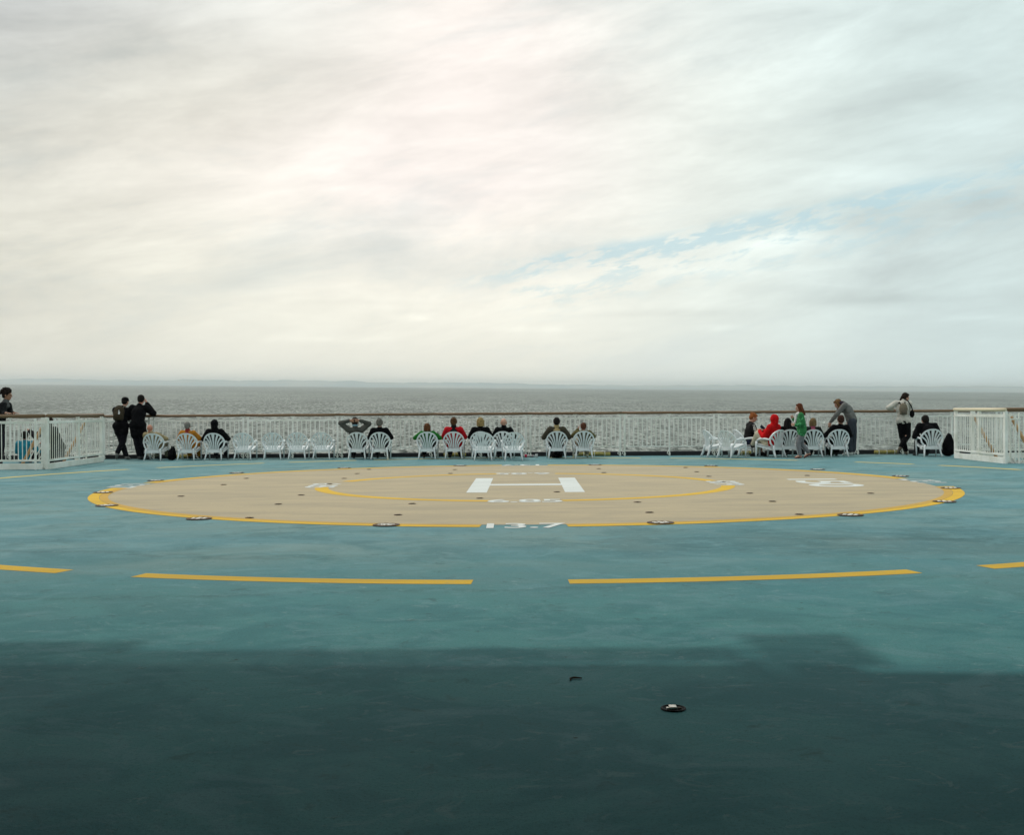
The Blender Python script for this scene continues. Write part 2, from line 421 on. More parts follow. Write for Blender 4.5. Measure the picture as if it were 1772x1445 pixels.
HILLM = material('far_shore_land', (0.26, 0.33, 0.33), 0.95, var=0.5, vscale=0.0012, col2=(0.36, 0.38, 0.34))
def hill_h(px):
    prof = [(-300, 8), (0, 9.2), (60, 10.6), (110, 10.8), (170, 9.4), (285, 9.6), (330, 11.4), (420, 10.2), (500, 11.5), (570, 10.8), (610, 11.2), (650, 8.6), (700, 9.0), (780, 9.6), (870, 9.3), (950, 7.6), (1010, 7.4), (1100, 7.0), (1180, 8.0), (1300, 9.4), (1360, 8.8), (1480, 9.0), (1600, 9.6), (1700, 11.0), (1772, 10.6), (2100, 9)]
    for (a, ha), (b, hb) in zip(prof, prof[1:]):
        if a <= px <= b: 
            k = (px-a)/(b-a); k = k*k*(3-2*k); return ha+(hb-ha)*k
    return prof[0][1]
DH = 15500.0
vs = []; fs = []; NX = 260; NY = 7
for j in range(NY):
    yy = DH+[0, 120, 500, 1200, 2200, 3200, 4200][j]
    fr = [0, 0.25, 0.62, 0.93, 1.0, 0.6, 0.0][j]*1.04
    for i in range(NX):
        px = -260+i*(2300/(NX-1))
        h = hill_h(px)/FPX*DH*fr
        h *= 1+0.06*sin(px*0.11+j)+0.04*sin(px*0.31+j*2)+0.02*random.uniform(-1, 1)
        vs.append(((px-886)/FPX*yy, yy, h if j else -2))
for j in range(NY-1):
    for i in range(NX-1): fs.append((j*NX+i, j*NX+i+1, (j+1)*NX+i+1, (j+1)*NX+i))
me = bpy.data.meshes.new('hills'); me.from_pydata(vs, [], fs)
hills = sea_frame(link('hills', me, HILLM, smooth=True)); setp(hills, kind='structure')

hz = bpy.data.materials.new('sea_haze'); hz.use_nodes = True; t = hz.node_tree; t.nodes.clear()
o_ = t.nodes.new('ShaderNodeOutputMaterial'); pv = t.nodes.new('ShaderNodeVolumePrincipled')
pv.inputs['Color'].default_value = (0.90, 0.97, 0.965, 1); pv.inputs['Density'].default_value = 0.000062; pv.inputs['Anisotropy'].default_value = 0.35
t.links.new(pv.outputs[0], o_.inputs['Volume'])
mb = MB().box((0, 10500, 63), (31000, 27000, 134))
haze = sea_frame(mb.obj('haze', hz)); setp(haze, kind='stuff')

# ------------------------------------------------------------------ deck and hull
DXL, DXR = -15.0, 15.6
YEND = 29.42
LH = (-11.15, -10.30, 24.75, 27.2)      # ladder hatches port and starboard
RH = (10.86, 11.7, 24.35, 26.4)
def deck_mesh():
    xs = sorted([DXL, LH[0], LH[1], RH[0], RH[1], DXR]); yy = sorted(set([-9.0, LH[2], LH[3], RH[2], RH[3], YEND]))
    vs = [(x, y, 0) for y in yy for x in xs]; fs = []
    n = len(xs)
    for j in range(len(yy)-1):
        for i in range(n-1):
            cx, cy = (xs[i]+xs[i+1])/2, (yy[j]+yy[j+1])/2
            if any(h[0] < cx < h[1] and h[2] < cy < h[3] for h in (LH, RH)): continue
            fs.append((j*n+i, j*n+i+1, (j+1)*n+i+1, (j+1)*n+i))
    me = bpy.data.meshes.new('deck'); me.from_pydata(vs, [], fs); return me
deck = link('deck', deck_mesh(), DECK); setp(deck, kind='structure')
HULL = material('white_hull_paint', (0.6, 0.62, 0.6), 0.5, var=0.2)
mb = MB()
mb.box((0.3, 10.2, -16.6), (30.5, 38.3, 27.5))
hull = mb.obj('hull', HULL); setp(hull, kind='structure')
coam = MB(); coam.box((0.3, YEND+0.10, 0.055), (30.6, 0.20, 0.11), bev=0.01)
coam = coam.obj('stern_kerb', BLACKP); setp(coam, kind='structure')

# platform added out of view, outlined to cast the foreground shade; deckhouse behind camera
HP = 4.5; SH = HP/tan(SUN_EL)*cos(SUN_AZ); SX = HP/tan(SUN_EL)*sin(SUN_AZ)
GREYU = material('grey_painted_plating', (0.36, 0.42, 0.42), 0.6, var=0.3, vscale=0.8)
def prism(mb, pts, z0, z1):
    n = len(pts); vs = [(x, y, z0) for x, y in pts]+[(x, y, z1) for x, y in pts]
    fs = [tuple(range(n-1, -1, -1)), tuple(range(n, 2*n))]+[(i, (i+1) % n, n+(i+1) % n, n+i) for i in range(n)]
    mb.add(vs, fs); return mb
main = [(-14, 5.62), (-2.6, 5.62), (1.10, 5.53), (1.16, 5.66), (1.24, 4.9), (1.24, -7), (-14, -7)]
wing = [(1.30, 5.50), (1.60, 5.50), (1.66, 5.36), (2.6, 5.28), (18, 5.05), (18, -7), (1.245, -7), (1.30, 4.9)]
mb = MB(); prism(mb, [(x+SX, y+SH) for x, y in main], HP, HP+0.18)
plat = mb.obj('unseen_shade_platform', GREYU)
mb = MB(); prism(mb, [(x+SX, y+SH) for x, y in wing], HP, HP+0.12); mb.obj('shade_platform_wing', GREYU, plat)
for name_, pts_ in (('shade_platform_grating', [(-14, 6.24, -2.1), (-2.1, 5.98, 1.12), (1.22, 6.30, 1.78)]),):  # slats added beyond the slab to let part of the sun through, half shade
    g = MB()
    for x0, ytop, x1 in pts_:
        y = 5.66 if x0 < 1 else 5.52
        while y < ytop:
            g.box(((x0+x1)/2+SX, y+SH+0.012, HP+0.14), (x1-x0, 0.018, 0.03)); y += 0.042
        xx = x0
        while xx < x1: g.box((xx+SX, (5.62+ytop)/2+SH, HP+0.105), (0.02, ytop-5.62, 0.03)); xx += 0.5
    g.obj('half_shade_slats', STEEL, plat)
HOUSE = material('dark_wall_paint', (0.10, 0.12, 0.125), 0.6, var=0.3, vscale=0.5)
hb = MB(); hb.box((-0.2, -5.4, HP/2-0.01), (31, 3.0, HP-0.02))
hb.box((-4.6, 0.75, HP/2-0.012), (2.0, 9.3, HP-0.024)); hb.box((5.2, 0.2, HP/2-0.012), (2.0, 8.2, HP-0.024))  # both side walls added out of view to darken the near deck
house = hb.obj('deckhouse_and_shade_walls', HOUSE)
setp(plat, kind='structure'); setp(house, kind='structure')

# ------------------------------------------------------------------ helipad and markings
HC = (0.198, 18.50)
HR = RAD(-0.65)
helipad = thing('helipad'); setp(helipad, kind='structure')
def ellarc(rx, ry, a0, a1, n):
    return [(HC[0]+rx*cos(a0+(a1-a0)*i/n), HC[1]+ry*sin(a0+(a1-a0)*i/n)) for i in range(n+1)]
def arc_band(name, r0, r1, segs, z, mat, parent, ky=6.55/6.78):
    vs = []; fs = []
    for a0, a1 in segs:
        n = max(3, int(abs(a1-a0)/RAD(1.5))); b = len(vs)
        o1 = ellarc(r1, r1*ky, a0, a1, n); i1 = ellarc(r0, r0*ky, a0, a1, n)
        for p, q in zip(i1, o1): vs += [(p[0], p[1], z), (q[0], q[1], z)]
        fs += [(b+2*i, b+2*i+1, b+2*i+3, b+2*i+2) for i in range(n)]
    me = bpy.data.meshes.new(name); me.from_pydata(vs, [], fs); return link(name, me, mat, parent)
pad = [ (HC[0]+6.53*cos(RAD(a)), HC[1]+6.53*6.55/6.78*sin(RAD(a))) for a in range(0, 360, 2)]
sheet('helipad_surface', pad, 0.0015, TAN, helipad)
def A(px, py, ky=6.55/6.78):
    v = (722.5-py)/FPX; u = (px-886)/FPX
    uu = u*cos(ROL)+v*sin(ROL); vv = -u*sin(ROL)+v*cos(ROL)
    yy = cos(PIT)+sin(PIT)*vv; zz = -sin(PIT)+cos(PIT)*vv
    k = -EYE/zz; gx, gy = uu*k, yy*k
    return atan2((gy-HC[1])/ky, gx-HC[0])
g = RAD(1.0)
outer = [(A(983, 911), A(1645, 842)), (A(1590, 828), A(948, 805)), (A(868, 805), A(232, 836)), (A(186, 845), A(829, 913))]
def fixsegs(s):
    r = []
    for a, b in s:
        while b < a: b += 2*pi
        r.append((a, b))
    return r
outer = fixsegs(outer)
arc_band('outer_ring_line', 6.622, 6.78, outer, 0.003, YELL, helipad)
arc_band('inner_edge_line', 6.50, 6.618, outer, 0.0032, YELD, helipad)
inner = fixsegs([(A(972, 866), A(1272, 840.5)), (A(1245, 832), A(960, 820)), (A(864, 820), A(582, 833.5)), (A(551, 843), A(843, 868))])
arc_band('inner_ring_line', 3.20, 3.42, inner, 0.003, YELL, helipad)
# H
def rot(p): 
    x, y = p[0]-HC[0], p[1]-HC[1]
    return (HC[0]+x*cos(HR)-y*sin(HR), HC[1]+x*sin(HR)+y*cos(HR))
hp = [(-0.70, 16.86), (-0.39, 16.86), (-0.39, 18.39), (0.79, 18.39), (0.79, 16.86), (1.09, 16.86), (1.09, 20.32), (0.79, 20.32), (0.79, 18.74), (-0.39, 18.74), (-0.39, 20.32), (-0.70, 20.32)]
hp = [rot((x+0.02, y)) for x, y in hp]
me = bpy.data.meshes.new('letter_h_marking')
me.from_pydata([(x, y, 0.003) for x, y in hp], [], [(0, 1, 2, 9, 10, 11), (2, 3, 8, 9), (3, 4, 5, 6, 7, 8)])
link('letter_h_marking', me, WPAINT, helipad)
def text(body, x, y, w, h, ang, z, name='number_marking', parent=None, bold=0.018, mat=None):
    cu = bpy.data.curves.new(name, 'FONT'); cu.body = body; cu.size = 1; cu.offset = bold; cu.align_x = 'LEFT'; cu.space_character = 0.94
    o = bpy.data.objects.new(name, cu); C.objects.link(o)
    dg = bpy.context.evaluated_depsgraph_get(); dg.update()
    me = bpy.data.meshes.new_from_object(o.evaluated_get(dg)); bpy.data.objects.remove(o)
    xs = [v.co.x for v in me.vertices]; yy = [v.co.y for v in me.vertices]
    x0, x1, y0, y1 = min(xs), max(xs), min(yy), max(yy)
    for v in me.vertices:
        a = ((v.co.x-x0)/(x1-x0)-.5)*w; b = ((v.co.y-y0)/(y1-y0)-.5)*h
        v.co = V((x+a*cos(ang)-b*sin(ang), y+a*sin(ang)+b*cos(ang), z))
    me.materials.clear()
    return link(name, me, mat or WPAINT, parent)
KY = 6.55/6.85
text('13.7', HC[0]-0.05, HC[1]-6.42, 0.86, 0.50, 0, 0.0045, parent=helipad)
text('13.7', HC[0]-0.03, HC[1]+6.42, 0.86, 0.50, pi, 0.0045, parent=helipad)
text('13.7', HC[0]+6.70, HC[1]+0.35, 1.00, 0.50, pi/2, 0.0045, parent=helipad)
text('13.7', HC[0]-6.70, HC[1]+0.35, 1.00, 0.50, -pi/2, 0.0045, parent=helipad)
text('6.85', HC[0]-0.03, HC[1]-3.18, 1.02, 0.50, 0, 0.0045, parent=helipad)
text('6.85', HC[0]+0.0, HC[1]+3.18, 1.05, 0.50, pi, 0.0045, parent=helipad)
text('6.85', HC[0]+3.34, HC[1]+0.15, 1.05, 0.50, pi/2, 0.0045, parent=helipad)
text('6.85', HC[0]-3.34, HC[1]+0.15, 1.05, 0.50, -pi/2, 0.0045, parent=helipad)
text('150', 5.20, 18.58, 1.95, 0.86, -pi/2, 0.003, parent=helipad, bold=0.02)
# big dashed circle
def dashes(name, dl, cx, cy, rx, ry, w, mat):
    global HC
    keep = HC; HC = (cx, cy); segs = []
    for a, b in dl:
        p, q = A(*a, ky=ry/rx), A(*b, ky=ry/rx)
        if abs(p-q) > pi: q += 2*pi if q < p else -2*pi
        segs.append((min(p, q), max(p, q)))
    arc_band(name, rx-w, rx, segs, 0.0015, mat, deck, ry/rx); HC = keep
dashes('dashed_circle_line', [((222, 1000), (818, 1006)), ((983, 1004), (1595, 992)), ((-60, 977), (119, 988)), ((1700, 981), (1840, 972))], 0.198, 18.70, 10.65, 10.62, 0.20, YELL)
dashes('faded_circle_line', [((1655, 804), (1800, 812)), ((1490, 799), (1605, 802)), ((1160, 793), (1400, 795)), ((950, 792), (1107, 793)), ((640, 795), (870, 792)), ((483, 798.5), (610, 796)), ((236, 808), (430, 799.5)), ((-60, 840), (187, 811))], 0.198, 18.40, 10.50, 10.25, 0.2, YELF)

# ------------------------------------------------------------------ deck fittings
def lathe(mb, prof, n=28):
    vs = []; fs = []
    for r, z in prof:
        for k in range(n): vs.append((r*cos(2*pi*k/n), r*sin(2*pi*k/n), z))
    for i in range(len(prof)-1):
        for k in range(n): fs.append((i*n+k, i*n+(k+1) % n, (i+1)*n+(k+1) % n, (i+1)*n+k))
    return mb.add(vs, fs)
def ring_fitting():
    t = thing('recessed_pad_light', label='round iron deck light with pale lenses set in the outer yellow ring', cat='deck light', group='deck lights round the yellow ring')
    m = MB(); lathe(m, [(0.150, 0.0095), (0.146, 0.013), (0.118, 0.014), (0.114, 0.010), (0.001, 0.010)]); m.obj('rim', RUST, t, True)
    for k in range(6):
        a = 2*pi*k/6+.3; m = MB(); m.ell((0.072*cos(a), 0.072*sin(a), 0.011), (0.026, 0.026, 0.007)); m.obj('lens', STEELB, t, True)
    m = MB(); m.ell((0, 0, 0.011), (0.034, 0.034, 0.008)); m.obj('hub', STEELB, t, True)
    return t
STEELB = material('pale_lens_glass', (0.62, 0.58, 0.50), 0.35, var=0.4, vscale=25)
big = [(-6.35, 17.36), (-5.42, 14.95), (-3.66, 13.06), (-6.44, 20.2), (-5.54, 22.5), (-3.62, 24.1), (-1.38, 12.21), (-1.16, 24.8), (1.83, 24.75), (1.62, 12.26), (4.26, 24.0), (6.11, 22.4), (6.97, 20.1), (6.7, 17.11), (5.68, 14.72), (3.92, 12.99)]
ORD = ['first', 'second', 'third', 'fourth', 'fifth', 'sixth', 'seventh', 'eighth']
def ring_label(x, y):
    side = [p for p in big if (p[0] > HC[0]) == (x > HC[0])]
    side.sort(key=lambda p: abs(atan2(p[0]-HC[0], HC[1]-p[1])))
    return 'round iron deck light on the yellow ring, %s %s of the near 13.7' % (ORD[side.index((x, y))], 'right' if x > HC[0] else 'left')
rf = ring_fitting()
for i, (x, y) in enumerate(big):
    o = rf if i == 0 else dup(rf, (0, 0, 0), 0)
    o.location = (x, y, 0); o.rotation_euler = (0, 0, random.uniform(0, 6)); o['label'] = ring_label(x, y)
small = [(-4.92, 20.7), (-4.9, 18.99), (-4.89, 16.51), (-3.13, 16.58), (-3.14, 15.01), (-3.09, 13.14), (-3.08, 20.5), (-3.01, 23.5), (-3.05, 22.0), (-1.34, 14.95), (-1.37, 13.38), (-0.46, 15.78), (-1.19, 23.2), (-1.21, 21.83), (-3.11, 19.02), (1.79, 23.2), (1.78, 21.78), (0.67, 16.87), (3.62, 23.4), (3.6, 21.87), (3.58, 20.4), (3.54, 18.82), (3.47, 16.37), (3.47, 14.94), (3.36, 13.12), (1.67, 14.96), (1.65, 13.49), (5.39, 20.46), (5.19, 16.22)]
def tie_down(label, group):
    t = thing('tie_down_fitting', label=label, cat='tie-down fitting', group=group)
    m = MB(); lathe(m, [(0.052, 0.006), (0.050, 0.009), (0.040, 0.0095), (0.037, 0.0065), (0.001, 0.0065)], 20); m.obj('rim', RUST, t, True)
    m = MB(); m.tube([(-0.034, 0, 0.009), (0.034, 0, 0.009)], 0.004, 6); m.obj('bar', DARKHOLE, t, True)
    return t
ROWS = [(12, 14.2), (14.2, 15.4), (15.4, 18), (18, 19.6), (19.6, 21.2), (21.2, 22.6), (22.6, 25)]
def small_label(x, y):
    r = [i for i, (a, b) in enumerate(ROWS) if a <= y < b][0]
    row = sorted(p[0] for p in small if ROWS[r][0] <= p[1] < ROWS[r][1])
    rn = ['nearest', 'second nearest', 'third nearest', 'middle', 'third farthest', 'second farthest', 'farthest'][r]
    return 'small round tie-down socket, %s from left in the %s row of the tan circle' % (ORD[row.index(x)], rn)
td = tie_down('small round rusty tie-down socket set in the tan landing circle', 'tie-down sockets in the tan circle')
for i, (x, y) in enumerate(small):
    o = td if i == 0 else dup(td, (0, 0, 0), 0)
    o.location = (x, y, 0); o.rotation_euler = (0, 0, random.uniform(0, 3)); o['label'] = small_label(x, y)
# near one, open, with a bright socket
t = thing('tie_down_socket', (0.672, 4.71, 0), label='open dark tie-down socket with bright metal inside, alone in the shaded foreground', cat='tie-down fitting')
m = MB(); lathe(m, [(0.054, 0.0015), (0.052, 0.006), (0.046, 0.007), (0.044, 0.003), (0.001, 0.003)], 32); m.obj('rim', DARKHOLE, t, True)
CHROME = material('bright_worn_metal', (0.80, 0.72, 0.62), 0.25, metal=0.6, var=0.3, vscale=60)
m = MB(); m.box((-0.004, -0.012, 0.010), (0.032, 0.045, 0.013), bev=0.004); m.box((-0.026, -0.018, 0.008), (0.012, 0.022, 0.008), bev=0.003); m.obj('crossbar', CHROME, t, True)
m = MB(); m.box((0.024, -0.012, 0.007), (0.016, 0.024, 0.006), bev=0.002); m.obj('pin', RUST, t, True)
t = thing('rusty_hook', (0.285, 5.22, 0), label='small curved rusty scrap lying on the shaded deck', cat='scrap')
m = MB(); m.tube([(-0.02, -0.02, .005), (-0.02, 0.012, .006), (0.0, 0.022, .007), (0.035, 0.018, .005)], [.004, .005, .005, .003], 6); m.obj('hook', RUST, t, True)

# ------------------------------------------------------------------ stern railing
YR = 29.38; PITCH = 2.47; XR0 = 0.42
def rail_module():
    t = thing('deck_railing', label='white railing', cat='railing')
    L = PITCH; hx = L/2-0.06
    m = MB(); m.tube([(-L/2, 0, 1.13), (-L/4, 0, 1.126), (0, 0, 1.128), (L/4, 0, 1.124), (L/2, 0, 1.13)], 0.036, 10); m.obj('handrail', WOOD, t, True)
    for x, w in ((-hx, .045), (0, .040), (hx, .045)):
        m = MB(); m.box((x, 0, 0.60), (w, 0.03, 0.98), bev=0.004)
        m.box((x, 0.0, 1.092), (w*2.6, 0.05, 0.012)); m.obj('post', WHITE, t)
    m = MB(); m.box((0, 0.002, 0.99), (L-0.16, 0.02, 0.042), bev=0.003); m.obj('top_bar', WHITE, t)
    m = MB(); m.box((0, 0.002, 0.245), (L-0.16, 0.02, 0.026), bev=0.003); m.obj('bottom_bar', WHITE, t)
    m = MB(); n = 20
    for i in range(1, n):
        x = -L/2+0.06+(L-0.12)*i/n
        if abs(x) < 0.03: continue
        m.tube([(x, 0.002, 0.25), (x, 0.002, 0.985)], 0.0135, 8)
    m.obj('balusters', WHITE, t)
    for x in (-hx, 0, hx):
        m = MB(); m.box((x-0.02, -0.02, 0.13), (0.03, 0.04, 0.06)); m.tube([(x-0.05, -0.03, 0.115), (x-0.06, -0.03, 0.06), (x-0.02, -0.03, 0.03), (x+0.03, -0.03, 0.05)], 0.011, 6)
        m.box((x, -0.03, 0.05), (0.035, 0.03, 0.10)); m.obj('hinge_foot', WHITE2, t)
    return t
rm = rail_module()
what = {-6: 'far beyond the port ladder, at the left edge', -5: 'behind the port ladder rails', -4: 'behind the two dark-clad people standing close together',
        -3: 'behind the black-hooded sitter and the first empty chair', -2: 'behind the middle two of the four empty chairs', -1: 'behind the sitter with hands clasped behind the head',
        0: 'behind the sitters in green and red jackets', 1: 'behind the man in the olive sweater', 2: 'in the bare stretch right of the last sitter', 3: 'behind the redhead in the black hoodie',
        4: 'behind the bending person in the pale hoodie', 5: 'behind the person in the white hoodie', 6: 'behind the starboard ladder rails'}
for k in range(-6, 6):
    o = rm if k == -6 else dup(rm, (0, 0, 0), 0)
    o.location = (XR0+PITCH*k+PITCH/2-PITCH*0.0, YR, 0)
    o['group'] = 'hinged stern railing sections'
rl = ['far left stern railing section beyond the port ladder, mostly outside the picture', 'stern railing section seen through the port ladder rails',
      'stern railing section where the two people in black stand close together', 'stern railing section behind the black-hooded sitter and the first empty chair',
      'stern railing section behind the last three of the four empty chairs', 'stern railing section behind the sitter with hands clasped behind the head',
      'stern railing section behind the sitters in green and red jackets', 'stern railing section behind the dark-haired man in the olive sweater',
      'bare stern railing section to the right of the sitter in the olive coat', 'stern railing section behind the redhead in the black hoodie',
      'stern railing section between the girl in green and the bending person', 'stern railing section behind the person in the white hoodie and small backpack']
mods = [o for o in C.objects if o.name.startswith('deck_railing')]
mods.sort(key=lambda o: o.location.x)
for o, l in zip(mods, rl): o['label'] = 'white barred '+l
# yellow pads in the gutter
YPAD = material('yellow_green_foam', (0.36, 0.30, 0.08), 0.9, var=0.5, vscale=14, col2=(0.18, 0.16, 0.06), bump=0.6)
WSTRAP = WHITE2
padl = [(300, 332, 'behind the legs of the bald sitter'), (768, 806, 'under the chair of the sitter in the red jacket'), (1000, 1055, 'right of the feet of the sitter in the olive coat'),
        (1276, 1308, 'behind the feet of the redhead in the black hoodie'), (1511, 1552, 'left of the feet of the person in the white hoodie')]
def WX(px, Y): return (px-886)/FPX*Y
def WZ(px, py, Y): return EYE-(py-(706.2-0.0065*(px-886)))*Y/FPX
for a, b, l in padl:
    xa, xb = WX(a, YR), WX(b, YR)
    t = thing('foam_pad_roll', ((xa+xb)/2, YR-0.10, 0), label='yellow foam roll '+l, cat='foam roll', group='yellow foam rolls in the gutter')
    m = MB(); m.tube([(xa-(xa+xb)/2, 0, 0.055), (0, 0, 0.06), ((xb-xa)/2, 0, 0.055)], 0.05, 10); m.obj('foam', YPAD, t, True)
    for q in range(3):
        m = MB(); x = (q-1)*(xb-xa)*0.33; m.box((x, 0, 0.055), (0.014, 0.11, 0.11), bev=0.004); m.obj('strap', WSTRAP, t)

# ------------------------------------------------------------------ ladder enclosures port and starboard
def guard(name, p0, p1, label, wood, posts, base=0.13, spacing=0.12, topz=1.17):
    """fixed guard rail from p0 to p1 with kerb, bars, balusters and posts at fractions"""
    p0, p1 = V((*p0, 0)), V((*p1, 0)); L = (p1-p0).length; a = atan2(p1.y-p0.y, p1.x-p0.x)
    t = thing(name, p0, a, label=label, cat='railing')
    m = MB(); m.tube([(-0.04, 0, topz), (L/2, 0, topz), (L+0.04, 0, topz)], 0.038, 10); m.obj('handrail', wood, t, True)
    m = MB(); m.box((L/2, 0, 1.03), (L, 0.035, 0.06), bev=0.005); m.obj('top_bar', WHITE2, t)
    m = MB(); m.box((L/2, 0, 0.195), (L, 0.035, 0.045), bev=0.005); m.obj('bottom_bar', WHITE2, t)
    m = MB(); m.box((L/2, 0, base/2), (L, 0.05, base), bev=0.006); m.obj('kerb', WHITE2, t)
    m = MB(); n = int(L/spacing)
    for i in range(1, n): m.box((L*i/n, 0, 0.6), (0.014, 0.012, 0.80))
    m.obj('balusters', WHITE2, t)
    for q in posts:
        m = MB(); m.box((L*q, -0.02, 0.57), (0.095, 0.06, 1.14), bev=0.008)
        m.box((L*q, -0.07, 0.09), (0.06, 0.05, 0.14), bev=0.005); m.tube([(L*q-0.05, -0.1, 0.05), (L*q+0.05, -0.1, 0.05)], 0.012, 6)
        m.obj('post', WHITE2, t)
    return t
guard('ladder_guard_rail', (-10.24, 28.0), (-10.13, 24.45), 'white barred guard rail with dark wood handrail running aft beside the port ladder', WOOD, (0, 0.47, 1))
guard('ladder_guard_rail', (-10.24, 24.45), (-14.6, 24.45), 'white guard rail at the left edge with the curly-haired person leaning on it', WOOD, (0, 0.5, 1), spacing=0.09)
guard('ladder_guard_rail', (10.66, 24.24), (10.66, 26.95), 'white barred guard rail with pale new handrail beside the starboard ladder', WOODL, (0, 0.5, 1))
guard('ladder_guard_rail', (11.02, 26.8), (14.8, 26.8), 'white guard rail with dark handrail at the far right edge beyond the starboard ladder', WOOD, (0, 0.5, 1))

def ladder(sx, x0, yn, yf, label):
    t = thing('ship_ladder', (x0, (yn+yf)/2, 0), label=label, cat='ladder')
    hw = (yf-yn)/2
    for yy in (-hw, hw):
        m = MB(); m.tube([(0.0, yy, 1.02), (sx*0.46, yy, 0.18), (sx*0.80, yy, -0.44), (sx*1.2, yy, -1.2)], 0.036, 10); m.obj('handrail', WOODM, t, True)
        m = MB()
        for k in range(1, 4):
            m.tube([(0.02*sx, yy, 1.02-0.22*k), (sx*(0.46-.10*k), yy, 0.18)], 0.011, 6)
        m.tube([(-0.01*sx, yy, 1.1), (-0.01*sx, yy, 0.02)], 0.022, 8)
        m.obj('side_bars', WHITE2, t)
        m = MB(); m.box((sx*0.55, yy, -0.8), (0.03, 0.04, 2.1), Matrix.Rotation(sx*RAD(-29), 3, 'Y').to_3x3()); m.obj('stringer', WHITE2, t)
    for k in range(7):
        m = MB(); m.box((sx*(0.08+0.13*k), 0, -0.06-0.235*k), (0.20, hw*2-0.06, 0.025)); m.obj('tread', STEEL, t)
    m = MB()
    for k in range(8): m.box((sx*(0.15+0.09*k), -hw-0.05, 0.07), (0.018, 0.02, 0.10), Matrix.Rotation(sx*RAD(-30), 3, 'Y').to_3x3())
    m.obj('toe_bars', WHITE2, t)
    return t
ladder(-1, -10.34, 24.78, 27.15, 'port ladder with orange wood handrails going down outboard behind the left guard rails')
ladder(1, 10.86, 24.38, 26.35, 'starboard ladder with orange wood handrails going down outboard at the right edge')
# gate bracket at the starboard corner
t = thing('gate_stanchion', (10.80, 24.16, 0), label='pair of white posts joined by a small bracket at the right guard rail corner', cat='stanchion')
for x in (0.06, 0.14):
    m = MB(); m.box((x, 0, 0.55), (0.028, 0.03, 1.10 if x > .1 else 1.0), bev=0.004); m.obj('post', WHITE2, t)
m = MB(); m.box((0.06, 0, 0.965), (0.20, 0.04, 0.03)); m.obj('bracket', WHITE2, t)
t = thing('gate_stanchion', (-10.28, 24.31, 0), label='pair of white posts joined by two short bars at the left guard rail corner', cat='stanchion')
m = MB(); m.box((-0.07, 0, 0.56), (0.04, 0.035, 1.12), bev=0.004); m.obj('post', WHITE2, t)
m = MB(); m.box((0.03, 0, 1.01), (0.16, 0.03, 0.02)); m.box((0.03, 0, 0.95), (0.16, 0.03, 0.02)); m.obj('bracket', WHITE2, t)

